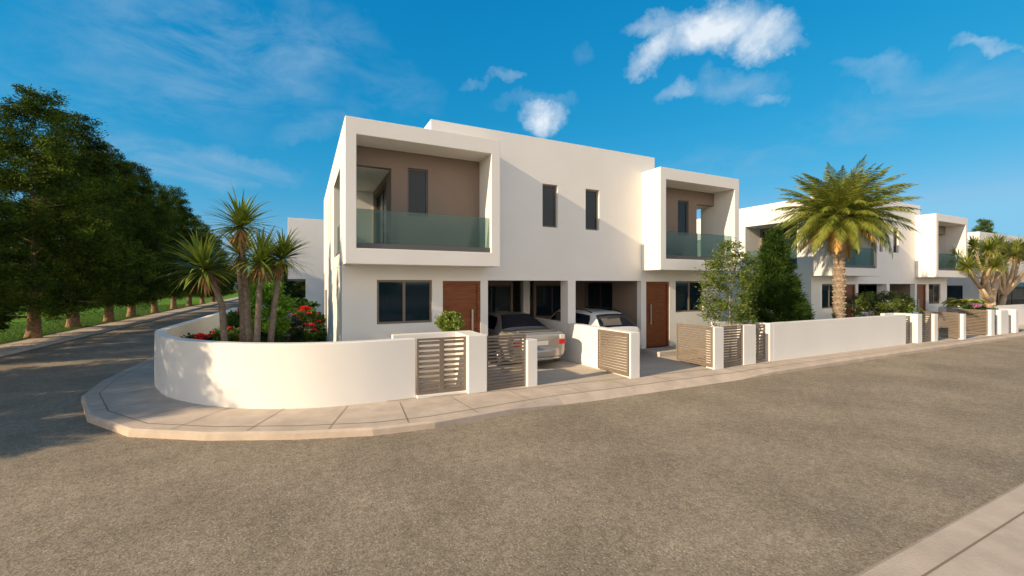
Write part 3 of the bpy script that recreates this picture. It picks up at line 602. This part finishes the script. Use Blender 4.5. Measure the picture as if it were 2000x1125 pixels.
for (x, y, s_, hs_, lab, k) in [(72, 20.7, .75, .9, 'dark treetop rising behind the roof of the third house', 2), (-5.5, 78, 1.2, .75, 'dark tree closing the end of the lane', 1), (-.9, 62, 1.0, .52, 'low dark tree seen under the overhang of the rear house', 1), (-5, -17, 1.1, .8, 'conifer across the street behind the viewer, first from the lane', 0), (5, -20, 1.2, .9, 'conifer across the street behind the viewer, second from the lane', 1), (16, -18, 1.1, .8, 'conifer across the street behind the viewer, third from the lane', 2), (3.5, 85, 1.3, .7, 'far dark tree behind the rear house', 0)]:
    o = copy_tree(protos[k]); o.location = (x, y, 0); o.scale = (s_, s_, hs_); o['label'] = lab
    if 'group' in o: del o['group']
# far belt of trees beyond the park
rng = np.random.default_rng(5)
cc = []
for i in range(420):
    t_ = rng.random(); x = -62+rng.normal()*2.5; y = -20+t_*190; 
    cc.append((x, y, rng.random()**.8*(5.5+2*math.sin(y*.3))))
for i in range(200): cc.append((-62+rng.random()*75, 150+rng.normal()*3, rng.random()*7))
cc = np.array(cc); p = np.repeat(cc, 40, 0)+rng.normal(size=(len(cc)*40, 3))*.9
v, f = leaves(p, .75, .6); o = npmesh('far_wood', v, f, 'leaf_dark'); o['kind'] = 'stuff'; o['label'] = 'far belt of trees beyond the park lawn'; o['category'] = 'wood'
# grass blades at the near lawn edges
def tufts(name, label, n, area, h, m_='leaf_mid'):
    p = area(n); a = rng.random(n)*6.283; w = .006+.006*rng.random(n); hh = h*(.5+rng.random(n)); ln = rng.normal(size=(n, 2))*h*.4
    b = np.stack([p[:, 0]-np.cos(a)*w, p[:, 1]-np.sin(a)*w, p[:, 2]], 1); c = np.stack([p[:, 0]+np.cos(a)*w, p[:, 1]+np.sin(a)*w, p[:, 2]], 1); t_ = np.stack([p[:, 0]+ln[:, 0], p[:, 1]+ln[:, 1], p[:, 2]+hh], 1)
    v = np.stack([b, c, t_], 1).reshape(-1, 3); f = np.arange(3*n).reshape(-1, 3)
    o = npmesh(name, v, f, m_); o['kind'] = 'stuff'; o['label'] = label; o['category'] = 'grass'; return o
tufts('grass', 'short grass of the corner garden lawn', 26000, lambda n: np.stack([rng.uniform(-1.2, .8, n), rng.uniform(10.6, 20, n), np.full(n, .03)], 1), .05)
tufts('grass', 'short grass of the park beside the lane', 60000, lambda n: np.stack([-10.57-rng.random(n)**2*5, rng.uniform(19, 60, n), np.full(n, .0)], 1), .07, 'leaf_mid')

# garden conifer
root = empty('conifer_shrub', 'dense pyramid shaped green conifer behind the long white wall', 'tree', (15.45, 9.75, 0))
trunk_obj(root, [(0, 0, -.05), (0, 0, .5), (0, 0, 3.4)], [.07, .05, .006])
crown('crown', root, 'leaf_conifer_dense', 4.15, .25, 1.05, 900, 90, .12, .19, lambda t_: (.88+.12*min(1, t_*6) if t_ < .15 else max(.02, (1-t_)**1.05*1.18)), 31, shell=(.4, 1), aspect=.16, wob=.10, up=1.0, spike=.45)
# young tree
root = empty('young_tree', 'slender young tree with loose pale leaves in front of the right balcony', 'tree', (11.95, 8.95, 0))
br = []; random.seed(4)
for i in range(16):
    z = 1.15+i*.13; a = i*2.4; l = .62-.02*i; br.append(([(0, 0, z), (math.cos(a)*l*.5, math.sin(a)*l*.5, z+.22), (math.cos(a)*l, math.sin(a)*l, z+.36)], [.009, .006, .002]))
trunk_obj(root, [(0, 0, -.02), (.01, 0, .9), (0, .01, 1.8), (.02, 0, 3.3)], [.028, .021, .012, .004], 'smooth_bark', branches=br)
crown('crown', root, 'leaf_young', 3.60, 1.05, .72, 200, 45, .07, .24, lambda t_: .78+.3*math.sin(t_*3) if t_ < .5 else 1.08-(t_-.5)**1.2*1.9, 41, shell=(.25, 1), aspect=.55, wob=.2, spike=.25)
# shrub behind the wall end
root = empty('shrub', 'open green shrub with pale curved stems behind the far end of the long wall', 'shrub', (23.2, 9.8, 0))
br = []
for i in range(9):
    a = i*.7+.2; l = .7+.2*(i % 3); br.append(([(0, 0, .1), (math.cos(a)*l*.35, math.sin(a)*l*.35, .9), (math.cos(a)*l, math.sin(a)*l, 1.5)], [.03, .022, .008]))
trunk_obj(root, [(0, 0, -.02), (0, 0, .4)], [.07, .05], 'smooth_bark', branches=br)
crown('crown', root, 'leaf_young', 1.9, .70, .95, 100, 70, .10, .24, lambda t_: math.sqrt(max(0, 1-(t_-.45)**2*2.3)), 51, shell=(.5, 1), aspect=.5, wob=.2)
# potted ball bush
root = empty('potted_bush', 'round light green ball bush in a pot by the left wooden door', 'shrub', (3.20, 9.95, 0))
b = MB(); prf = [(.0, 0), (.17, 0), (.24, .5), (.26, .52), (.26, .56), (.22, .56), (.0, .54)]
vs = []; fs = []
for k in range(24):
    a = k*math.pi/12
    for (r_, z_) in prf: vs.append((r_*math.cos(a), r_*math.sin(a), z_))
m_ = len(prf)
for k in range(24):
    for i in range(m_-1): fs.append((k*m_+i, ((k+1) % 24)*m_+i, ((k+1) % 24)*m_+i+1, k*m_+i+1))
b.add(vs, fs); b.build('pot', 'pot', root); trunk_obj(root, [(0, 0, .5), (0, 0, 1.4)], [.02, .015])
crown('crown', root, 'leaf_lime', 1.64, 1.18, .235, 110, 34, .055, .07, lambda t_: math.sqrt(max(.02, 1-(2*t_-1)**2)), 61, shell=(.3, 1), aspect=.6, wob=.05)
# hedges and flower bushes of the corner garden
def bush(name, label, loc, H, z0, rad, leafm, seed, n=90, per=60, leaf=.08, cat='shrub', petals=None, npet=0, aspect=.6, csz=.16, wide=1.0, group=None):
    root = empty(name, label, cat, loc, group=group)
    trunk_obj(root, [(0, 0, -.02), (.02, 0, H*.5)], [.03, .015], branches=[([(0, 0, .05), (math.cos(a)*rad*.4, math.sin(a)*rad*.4, H*.5), (math.cos(a)*rad*.7, math.sin(a)*rad*.7, H*.8)], [.015, .01, .004]) for a in (0, 1.3, 2.6, 3.9, 5.2)])
    crown('foliage', root, leafm, H, z0, rad, n, per, leaf, csz, lambda t_: math.sqrt(max(.05, 1-(t_-.35)**2*2.2)), seed, shell=(.4, 1), aspect=aspect, wob=.12)
    if petals:
        V = []; F = []; off = 0; r_ = np.random.default_rng(seed+99)
        for i in range(npet):
            a = r_.random()*6.283; el = r_.random()**.9*1.5; k = .9+.18*r_.random()
            c0 = np.array([math.cos(a)*math.cos(el)*rad*k, math.sin(a)*math.cos(el)*rad*k, H*.42+math.sin(el)*(H*.62)*k])
            q = r_.normal(size=(60, 3)); q /= np.linalg.norm(q, axis=1, keepdims=True); q[:, 2] = np.abs(q[:, 2])*.6
            v, f = leaves(c0+q*.085, .045, .9); V.append(v); F.append(f+off); off += len(v)
        npmesh('flowers', np.concatenate(V), np.concatenate(F), petals, root)
    root.scale = (wide, 1, 1); return root
RG = 'red flowering bushes in the corner garden'
bush('flower_bush', 'red flowering bush close to the corner house wall', (.05, 18.6, 0), 1.35, .1, .68, 'leaf_mid', 71, petals='petal_red', npet=30, leaf=.11, group=RG)
bush('flower_bush', 'red flowering bush between the spiky palm trunks, low at the curved wall', (-1.75, 13.3, 0), 1.12, .05, .55, 'leaf_mid', 72, petals='petal_red', npet=26, leaf=.09, group=RG)
bush('flower_bush', 'small red flowering bush left of the nearest spiky palm trunk', (-2.25, 13.0, 0), .98, .05, .42, 'leaf_dark', 73, petals='petal_red', npet=16, leaf=.08, group=RG)
bush('flower_bush', 'tall red flowering bush right behind the pale gate end of the curved wall', (-1.7, 15.6, 0), 1.45, .1, .5, 'leaf_mid', 78, petals='petal_red', npet=14, leaf=.09, group=RG)
bush('flower_bush', 'white flowering bush behind the red flowers', (-1.35, 15.0, 0), 1.2, .1, .4, 'leaf_mid', 79, petals='petal_white', npet=14, leaf=.08)
bush('hedge_bush', 'tall bright green bush behind the spiky palms', (-.92, 14.6, 0), 2.4, .95, .45, 'leaf_bright', 74, n=150, per=80, leaf=.06)
bush('hedge_bush', 'dark tangled bush at the foot of the spiky palms', (-1.0, 14.6, 0), .85, .05, .4, 'leaf_dark', 75, n=120, leaf=.07, wide=1.1)
bush('lavender_bush', 'grey lilac flowering bush beside the red flowers', (-.5, 17.2, 0), 1.15, .1, .5, 'leaf_dark', 76, petals='petal_lilac', npet=34, leaf=.06)
bush('hedge_bush', 'clipped green hedge in front of the rear house', (-.35, 25.2, 0), 1.5, .1, .75, 'leaf_mid', 77, n=120, per=60, leaf=.1, wide=1.3)
bush('hedge_bush', 'round dark bush below the overhang of the rear house', (-1.2, 31, 0), 2.5, .2, 1.2, 'leaf_dark', 80, n=120, per=60, leaf=.14, csz=.3)
bush('flower_bush', 'pink flowering bush behind the gate at the right', (29.7, 8.7, 0), 1.3, .1, .55, 'leaf_mid', 81, petals='petal_pink', npet=30, leaf=.09, wide=1.5)
bush('hedge_bush', 'small green bush beside the red flowers at the garden wall behind the young tree', (14.9, 14.9, 0), 1.3, .1, .5, 'leaf_dark', 82, leaf=.09)
bush('hedge_bush', 'low leafy plants in the planter terrace', (35.3, 11.6, .45), .45, .02, .5, 'leaf_mid', 83, n=40, leaf=.12, wide=1.6)

# ------------------------------------------------------------------ blade plants
def blades(nb, length, width, th0, th1, droop, seed, seg=5, fold=.25):
    """rosette of sword leaves about the origin: polar angle th0..th1 from the vertical"""
    r_ = np.random.default_rng(seed); V = []; F = []; off = 0
    for i in range(nb):
        a = r_.random()*6.283; th = th0+(th1-th0)*r_.random()**.8; l = length*(.75+.35*r_.random()); d = droop*(.4+r_.random()); w = width*(.7+.6*r_.random())
        p = np.array([0, 0, 0.]); side = np.array([-math.sin(a), math.cos(a), 0]); tw = r_.normal()*.12
        for j in range(seg+1):
            t_ = j/seg; ang = th+d*t_*t_; ww = w*(.55+.9*t_ if t_ < .4 else .91*(1-(t_-.4)/.6)**.8+.02)
            pp = p+side*tw*t_*l*.3; V += [pp-side*ww*.5, pp+side*ww*.5]
            p = p+np.array([math.cos(a)*math.sin(ang), math.sin(a)*math.sin(ang), math.cos(ang)])*l/seg
        for j in range(seg): o = off+2*j; F.append((o, o+1, o+3, o+2))
        off += 2*(seg+1)
    return np.array(V), np.array(F)
HEADS = [blades(175, .84, .054, .05, 1.95, .75, s, 6) for s in (1, 2, 3)]
DRY = [blades(34, .55, .035, 2.1, 2.85, .3, s, 5) for s in (4, 5, 6)]
def place(vf, c, s_, tilt=None, rot=0):
    v, f = vf; M = Matrix.Rotation(rot, 3, 'Z')
    if tilt is not None: M = Vector((0, 0, 1)).rotation_difference(Vector(tilt).normalized()).to_matrix() @ M
    return v @ np.array(M).T*s_+np.array(c), f
def spiky(label, base, pts, rad, heads, seed, group='spiky palms in the corner garden'):
    root = empty('spiky_palm', label, 'palm', base, group=group)
    trunk_obj(root, pts, rad, 'cordy_bark', n=14, jit=.04)
    for k, (c_, s_, tl) in enumerate(heads):
        v, f = place(HEADS[(seed+k) % 3], c_, s_, tl, seed*1.3+k); npmesh('leaves', v, f, 'blade_green', root)
        v, f = place(DRY[(seed+k) % 3], (c_[0], c_[1], c_[2]-.04), s_, tl, seed*2.1+k); npmesh('dry_leaves', v, f, 'blade_dry', root)
    return root
spiky('nearest spiky palm on the left, its wide head against the dark conifers', (-1.48, 10.95, 0), [(0, 0, -.1), (-.02, 0, .9), (-.08, 0, 1.9), (-.32, 0, 2.6)], [.085, .07, .06, .055], [((-.38, -.02, 2.65), 1.12, (-.22, 0, 1))], 1)
spiky('tallest spiky palm, its head high above the others', (-1.06, 11.1, 0), [(0, 0, -.1), (-.02, 0, 1.2), (-.10, .05, 2.4), (-.18, .05, 3.56)], [.09, .072, .06, .05], [((-.18, .05, 3.63), 1.06, (0, 0, 1))], 2)
spiky('middle spiky palm with a pale straight trunk', (-.92, 10.75, 0), [(0, 0, -.1), (.02, 0, 1.0), (.05, 0, 1.8), (.09, 0, 2.78)], [.08, .068, .058, .05], [((.09, 0, 2.84), 1.0, (.05, 0, 1))], 3)
spiky('rightmost spiky palm leaning towards the corner house', (-.70, 10.95, 0), [(0, 0, -.1), (.02, 0, .8), (.12, 0, 1.8), (.24, 0, 2.85)], [.085, .07, .06, .05], [((.26, 0, 2.92), .95, (.2, 0, 1))], 4)
spiky('spiky palm half hidden behind the tallest one', (-1.3, 12.3, 0), [(0, 0, -.1), (0, 0, 1.5), (-.1, 0, 3.0)], [.11, .09, .07], [((-.1, 0, 3.1), .95, (0, 0, 1))], 5)

def dragon(label, base, segs, heads, seed):
    root = empty('dragon_tree', label, 'tree', base, group='dragon trees in front of the third house')
    b = MB()
    for pts, rr in segs: b.tube(pts, rr, 12, jit=.04)
    b.build('trunk', 'smooth_bark', root, smooth=True)
    V = []; F = []; off = 0; V2 = []; F2 = []; o2 = 0
    for k, c_ in enumerate(heads):
        s_ = 1.0+.16*math.sin(k*3.1); tl = Vector((c_[0]*.12, c_[1]*.12, 1))
        v, f = place(HEADS[(seed+k) % 3], c_, s_, tl, k*1.7); V.append(v); F.append(f+off); off += len(v)
        if k % 2 == 0: v, f = place(DRY[k % 3], c_, s_*.8, tl, k); V2.append(v); F2.append(f+o2); o2 += len(v)
    npmesh('leaves', np.concatenate(V), np.concatenate(F), 'blade_yellow', root); npmesh('dry_leaves', np.concatenate(V2), np.concatenate(F2), 'blade_dry', root)
# spread mainly across the street direction as in the photograph, with depth
hd = [(-3.3, -.1, 3.3), (-2.6, .5, 3.8), (-1.9, -.5, 4.25), (-.9, .4, 4.45), (-.1, -.3, 4.6), (.9, .5, 4.4), (1.3, -.6, 4.0), (2.3, .2, 4.35), (-1.4, .9, 3.5), (.2, .9, 3.9), (3.0, .6, 4.1), (-2.3, -.8, 3.3), (1.9, .8, 3.6)]
f0 = (0, 0, 1.3); sg = [([(0, 0, -.05), (.0, 0, .7), f0], [.30, .24, .23])]
frk = [((-1.3, 0, 2.1), [0, 1, 11, 2]), ((-.25, .1, 2.6), [3, 8, 4]), ((.5, 0, 2.5), [5, 6, 9]), ((1.4, .1, 2.7), [7, 10, 12])]
for fpt, hs_ in frk:
    sg.append(([f0, ((f0[0]+fpt[0])/2, fpt[1]/2, (1.3+fpt[2])/2-.05), fpt], [.21, .15, .12]))
    for q in hs_:
        h_ = hd[q]; sg.append(([fpt, ((fpt[0]+h_[0])/2, (fpt[1]+h_[1])/2, (fpt[2]+h_[2])/2-.1), (h_[0], h_[1], h_[2]+.05)], [.09, .065, .05]))
dragon('large dragon tree with a thick forked trunk beside the second houses', (35.7, 10.0, 0), sg, hd, 0)
hd2 = [(.4, 0, 4.3), (1.6, -.4, 4.6), (2.7, .4, 4.5), (3.8, 0, 4.4), (4.9, .4, 4.2), (2.0, .8, 3.9), (5.6, -.2, 3.9), (3.2, -.7, 3.9)]
f1 = (.9, 0, 1.6); sg = [([(0, 0, -.05), (.35, 0, .8), f1], [.22, .18, .16]), ([f1, (.3, 0, 2.1), (.1, 0, 2.6)], [.11, .09, .08])]
for q, h_ in enumerate(hd2):
    mdp = ((f1[0]+h_[0])/2+.3, h_[1]*.4, 2.7+.1*(q % 3)); sg.append(([f1, mdp, h_], [.12, .09, .06]))
dragon('right dragon tree leaning out of the picture edge', (38.1, 10.35, 0), sg, hd2, 1)

# date palm
def frond(r_, l, th, a, droop, leaflet):
    """one feather leaf: rachis curve with two rows of leaflets"""
    V = []; F = []; off = 0; n = 30; p = np.array([0, 0, 0.]); side = np.array([-math.sin(a), math.cos(a), 0]); prev = None
    pts = []
    for j in range(n+1):
        t_ = j/n; ang = th+droop*t_**1.5; d = np.array([math.cos(a)*math.sin(ang), math.sin(a)*math.sin(ang), math.cos(ang)]); pts.append((p.copy(), d, t_)); p = p+d*l/n
    for j in range(n):
        (p0, d0, t0), (p1, d1, t1) = pts[j], pts[j+1]; w = .022*(1-t0)+.006; nn = np.cross(d0, side)
        V += [p0-side*w, p0+side*w, p1+side*w*.9, p1-side*w*.9]; F.append((off, off+1, off+2, off+3)); off += 4
        if t0 < .1: continue
        for sgn in (-1, 1):
            for h in (0, .5):
                tt = t0+h/n; pp = p0+(p1-p0)*h; ll = leaflet*(.35+1.1*math.sin(min(1, tt*1.05+.08)*math.pi)**.6)*(.85+.3*r_.random())*(1 if tt < .92 else .7)
                dv = side*sgn*(.85-.35*tt)+d0*(.6+.5*tt)+nn*(.28*r_.random()-.30)+np.array([0, 0, -.18]); dv /= np.linalg.norm(dv)
                wv = d0*.019+nn*.004*r_.normal(); mid = pp+dv*ll*.5; tip = pp+dv*ll+np.array([0, 0, -.10*ll])
                V += [pp-wv*.5, pp+wv*.5, mid+wv, mid-wv*.8]; F.append((off, off+1, off+2, off+3)); off += 4
                V += [mid-wv*.8, mid+wv, tip+wv*.12, tip-wv*.12]; F.append((off, off+1, off+2, off+3)); off += 4
    return np.array(V), np.array(F)
def palm_fronds(name, parent, m_, specs, c_, seed):
    r_ = np.random.default_rng(seed); V = []; F = []; off = 0
    for (l, th, a, dr, lf) in specs:
        v, f = frond(r_, l, th, a, dr, lf); v = v+np.array([math.cos(a)*.16, math.sin(a)*.16, 0]); V.append(v+np.array(c_)); F.append(f+off); off += len(v)
    return npmesh(name, np.concatenate(V), np.concatenate(F), m_, parent)
root = empty('date_palm', 'date palm with a thick scaly trunk and a full round crown', 'palm', (18.75, 9.35, 0))
b = MB(); rr = random.Random(3); zz = [0+5.15*i/46 for i in range(47)]
pts = [(.05*math.sin(z*.6)+.03*z/4, 0, z-.1) for z in zz]; rads = []
for i, z in enumerate(zz): rads.append((.20-.010*z if z < 4.0 else .16+.13*(z-4.0))+(.02 if i % 2 else -.012))
b.tube(pts, rads, 22, jit=.03)
for i in range(46):   # leaf-base scales
    for k in range(11):
        a = (k+.5*(i % 2))/11*6.283+.13*i; r0 = rads[i]; p = pts[i]; z = p[2]; ca, sa = math.cos(a), math.sin(a); w = .062; o = .028+.02*rr.random()
        b.add([(p[0]+ca*r0*.93-sa*w, p[1]+sa*r0*.93+ca*w, z-.05), (p[0]+ca*r0*.93+sa*w, p[1]+sa*r0*.93-ca*w, z-.05), (p[0]+ca*(r0+o), p[1]+sa*(r0+o), z+.045), (p[0]+ca*r0*.9, p[1]+sa*r0*.9, z+.07)], [(0, 1, 2), (0, 2, 3), (1, 3, 2)])
b.build('trunk', 'palm_bark', root)
b = MB()
for i in range(70):
    a = rr.random()*6.28; z = 4.35+rr.random()*.75; r0 = .27; ca, sa = math.cos(a), math.sin(a); l = .28+.2*rr.random()
    b.tube([(ca*r0*.6+.1, sa*r0*.6, z), (ca*r0+.1, sa*r0, z+.1), (ca*(r0+l*.35)+.1, sa*(r0+l*.35), z+.1+l*.7)], [.045, .04, .015], 5)
b.build('boots', 'palm_bark', root)
r_ = random.Random(9); sp = []
for i in range(112):
    q = i/111; th = .06+q*1.92; a = i*2.39996; sp.append((2.2+.38*r_.random()-.2*q, th, a, .72+.5*r_.random()+.15*q, .34))
palm_fronds('fronds', root, 'frond_green', sp, (.12, 0, 4.92), 21)
sp = [(1.4+.4*r_.random(), 2.0+.35*r_.random(), k*.55+.2, .55, .28) for k in range(9)]
palm_fronds('dry_fronds', root, 'frond_dry', sp, (.12, 0, 4.75), 22)
# small palm at the right
root = empty('small_palm', 'small yellow green feather palm behind the pink flowers', 'palm', (31.0, 9.6, 0))
trunk_obj(root, [(0, 0, -.05), (0, 0, 1.2)], [.09, .06], 'palm_bark')
palm_fronds('fronds', root, 'frond_lime', [(.75+.2*r_.random(), .1+.8*(i/26), i*2.4, 2.3, .20) for i in range(26)], (0, 0, 1.15), 23)

# ------------------------------------------------------------------ cars
def car(name, label, kind, loc, rz, paint):
    """body from a smooth loft: stations along the length (rear at y=0), half rings across"""
    root = empty(name, label, 'car', loc, rz)
    wag = kind == 'wagon'
    # y, half width, bottom, shoulder, top, top half width
    if wag:
        ST = [(0.0, .66, .42, .82, .86, .58), (.05, .80, .30, .93, 1.00, .66), (.22, .86, .22, .98, 1.16, .60), (.62, .88, .20, .98, 1.42, .56), (1.1, .885, .19, .97, 1.475, .57), (2.0, .89, .19, .95, 1.49, .57), (2.7, .89, .19, .93, 1.45, .56), (3.15, .885, .20, .92, 1.18, .62), (3.55, .87, .21, .91, .97, .70), (4.2, .83, .23, .80, .84, .66), (4.5, .72, .30, .66, .70, .55), (4.58, .60, .38, .56, .60, .45)]
    else:
        ST = [(0.0, .70, .40, .86, .90, .60), (.05, .83, .30, .93, .99, .70), (.30, .865, .22, .97, 1.035, .72), (.78, .875, .20, .96, 1.06, .68), (1.25, .88, .19, .95, 1.32, .56), (1.6, .885, .19, .95, 1.425, .54), (2.2, .89, .19, .94, 1.455, .55), (2.75, .89, .19, .93, 1.40, .55), (3.2, .885, .20, .92, 1.15, .62), (3.6, .87, .21, .91, .96, .70), (4.2, .83, .23, .80, .83, .66), (4.5, .72, .30, .66, .70, .55), (4.56, .6, .38, .56, .60, .45)]
    def ring(s_):
        y, w, zb, zs, zt, wt = s_; h = zt-zs
        return [Vector(q) for q in [(0, y, zb), (w*.8, y, zb), (w*.97, y, zb+.10), (w, y, zb+(zs-zb)*.45), (w*.985, y, zs-.06), (w*.955, y, zs+.0), (wt+(w*.955-wt)*.45, y, zs+h*.5), (wt+.045, y, zt-.075 if h > .2 else zs+h*.7), (wt*.88, y, zt-.008), (wt*.5, y, zt+.008), (0, y, zt+.012)]]
    RG_ = [ring(s_) for s_ in ST]
    def cr(a, b, c, d, t_): return .5*((2*b)+(-a+c)*t_+(2*a-5*b+4*c-d)*t_*t_+(-a+3*b-3*c+d)*t_**3)
    nS, nR = len(RG_), 11
    def S(u, v):
        i = min(int(u), nS-2); fu = u-i; j = min(int(v), nR-2); fv = v-j
        g = lambda a: max(0, min(nS-1, a)); h = lambda a: max(0, min(nR-1, a))
        col_ = [cr(*[RG_[g(i+k)][h(j+q)] for k in (-1, 0, 1, 2)], fu) for q in (-1, 0, 1, 2)]
        return cr(*col_, fv)
    def Nn(u, v):
        e = .03; a = S(min(u+e, nS-1), v)-S(max(u-e, 0), v); b_ = S(u, min(v+e, nR-1))-S(u, max(v-e, 0)); n_ = b_.cross(a)
        if n_.length < 1e-7: return Vector((0, 0, 1))
        n_.normalize(); p = S(u, v); return n_ if n_.dot(p-Vector((0, 2.3, .7))) > 0 else -n_
    def patch(corners, off, nm, mt, parent=root, n=10, both=True, split=None):
        """corners: (u,v) quad a,b,c,d interpolated bilinearly on the loft"""
        if split is None and 'side' in nm:
            for q in (1, -1): patch(corners, off, nm, mt, parent, n, True, (q,))
            return
        m_ = MB()
        for sg in (split or (1, -1)):
            vs = []
            for i in range(n+1):
                for j in range(n+1):
                    s_, t_ = i/n, j/n; A, B_, C_, D = corners
                    u = (A[0]*(1-s_)+B_[0]*s_)*(1-t_)+(D[0]*(1-s_)+C_[0]*s_)*t_; v = (A[1]*(1-s_)+B_[1]*s_)*(1-t_)+(D[1]*(1-s_)+C_[1]*s_)*t_
                    p = S(u, v)+Nn(u, v)*off; vs.append((p.x*sg, p.y, p.z))
            m_.add(vs, [(i*(n+1)+j, (i+1)*(n+1)+j, (i+1)*(n+1)+j+1, i*(n+1)+j+1) for i in range(n) for j in range(n)])
        return m_.build(nm, mt, parent, smooth=True)
    su, sv = 4, 3; U = (nS-1)*su; V_ = (nR-1)*sv; m_ = MB(); vs = []
    for i in range(U+1):
        row = [S(i/su, j/sv) for j in range(V_+1)]
        row = row+[Vector((-p.x, p.y, p.z)) for p in row[-2:0:-1]]; vs += row
    W = 2*V_; m_.add(vs, [(i*W+k, i*W+(k+1) % W, (i+1)*W+(k+1) % W, (i+1)*W+k) for i in range(U) for k in range(W)]+[tuple(range(W))[::-1], tuple(U*W+k for k in range(W))])
    m_.build('body', paint, root, smooth=True)
    if wag:
        patch([(3.0, 5.25), (6.9, 5.25), (6.0, 6.9), (3.3, 6.85)], .006, 'side_window', 'car_glass', n=14)
        patch([(1.25, 5.7), (1.25, 10), (2.85, 10), (2.85, 7.6)], .008, 'rear_window', 'car_glass', n=12)
        patch([(7.9, 5.9), (7.9, 10), (6.3, 10), (6.3, 7.5)], .008, 'windscreen', 'car_glass', n=12)
        patch([(1.05, 4.3), (1.75, 4.4), (1.7, 5.3), (1.1, 5.4)], .012, 'tail_lamp', 'lamp_red', n=6)
        r_ = MB()
        for sx in (-1, 1): r_.tube([(sx*.56, .75, 1.45), (sx*.57, 1.1, 1.53), (sx*.57, 2.3, 1.54), (sx*.56, 2.7, 1.46)], .02, 6)
        r_.build('roof_rail', 'car_black', root, smooth=True)
    else:
        patch([(4.15, 5.3), (7.9, 5.25), (6.9, 6.9), (4.9, 6.9)], .006, 'side_window', 'car_glass', n=14)
        patch([(3.15, 6.5), (3.15, 10), (4.85, 10), (4.85, 7.75)], .008, 'rear_window', 'car_glass', n=12)
        patch([(8.9, 5.9), (8.9, 10), (7.3, 10), (7.3, 7.5)], .008, 'windscreen', 'car_glass', n=12)
        for sx in (-1, 1):
            r_ = MB(); r_.box(sx*.60, sx*.815, -.022, .20, .66, .80); lp = r_.build('tail_lamp', 'lamp_red', root, bevel=.02)
            r_ = MB(); r_.box(sx*.63, sx*.80, -.016, .20, .802, .93); r_.build('tail_lamp_glass', 'lamp_clear', lp, bevel=.02)
        r_ = MB(); r_.panel('x', -.60, .60, 1.03, 1.055, .10, .24); r_.build('spoiler', paint, root, bevel=.012)
    # rear bumper with a step, plate recess, dark diffuser
    y0 = -.045; b_ = MB(); n = 16
    for (za, zb, o) in ((.34, .60, .055), (.24, .34, .03)):
        vs = []
        for i in range(n+1):
            t_ = -1+2*i/n; x = t_*(.86 if o > .05 else .80); y = y0+.22*abs(t_)**4+(.05-o)
            vs += [(x, y, za), (x, y-.012, (za+zb)/2), (x, y+.01, zb), (x, y+.10, zb+.006)]
        b_.add(vs, [(4*i+k, 4*(i+1)+k, 4*(i+1)+k+1, 4*i+k+1) for i in range(n) for k in range(3)])
    b_.build('bumper', paint, root, smooth=True)
    b_ = MB(); b_.box(-.26, .26, -.012 if not wag else -.01, .05, .66, .77); b_.build('number_plate', 'petal_white', root, bevel=.004)
    b_ = MB(); b_.box(-.62, .62, -.03, .2, .17, .25); b_.tube([(.5, -.06, .22), (.5, .15, .22)], .035, 10); b_.build('diffuser', 'car_black', root, bevel=.006)
    for sx in (-1, 1):
        for y in (.82, 3.62):
            w_ = MB(); w_.tube([(sx*.70, y, .32), (sx*.893, y, .32)], .32, 28); wh = w_.build('wheel', 'rubber', root, bevel=.015)
            w_ = MB(); w_.tube([(sx*.84, y, .32), (sx*.898, y, .32)], .20, 20)
            for k in range(6):
                a = k*math.pi/3; w_.tube([(sx*.900, y, .32), (sx*.900, y+.19*math.cos(a), .32+.19*math.sin(a))], .022, 5)
            w_.build('rim', 'rim', wh)
    for sx in (-1, 1):
        w_ = MB(); yy = 2.85 if wag else 2.95; w_.tube([(sx*.86, yy, .96), (sx*.98, yy-.02, 1.0), (sx*1.06, yy-.02, 1.01)], [.04, .07, .05], 8); w_.build('mirror', paint, root, smooth=True)
    return root
car('silver_car', 'silver saloon seen from behind in the left carport, red and clear tail lamps', 'sedan', (5.86, 10.2, 0), 0, 'car_silver')
car('white_car', 'white estate car with black roof rails in the right carport of the corner houses', 'wagon', (8.68, 10.15, 0), 0, 'car_white')
car('white_car', 'white car in the carport behind the green shrub', 'wagon', (24.75, 11.2, -.08), 0, 'car_white')
car('white_car', 'white car with blue tinted screen showing above the wall right of the shrub', 'wagon', (26.75, 10.1, -.03), 0, 'car_white')
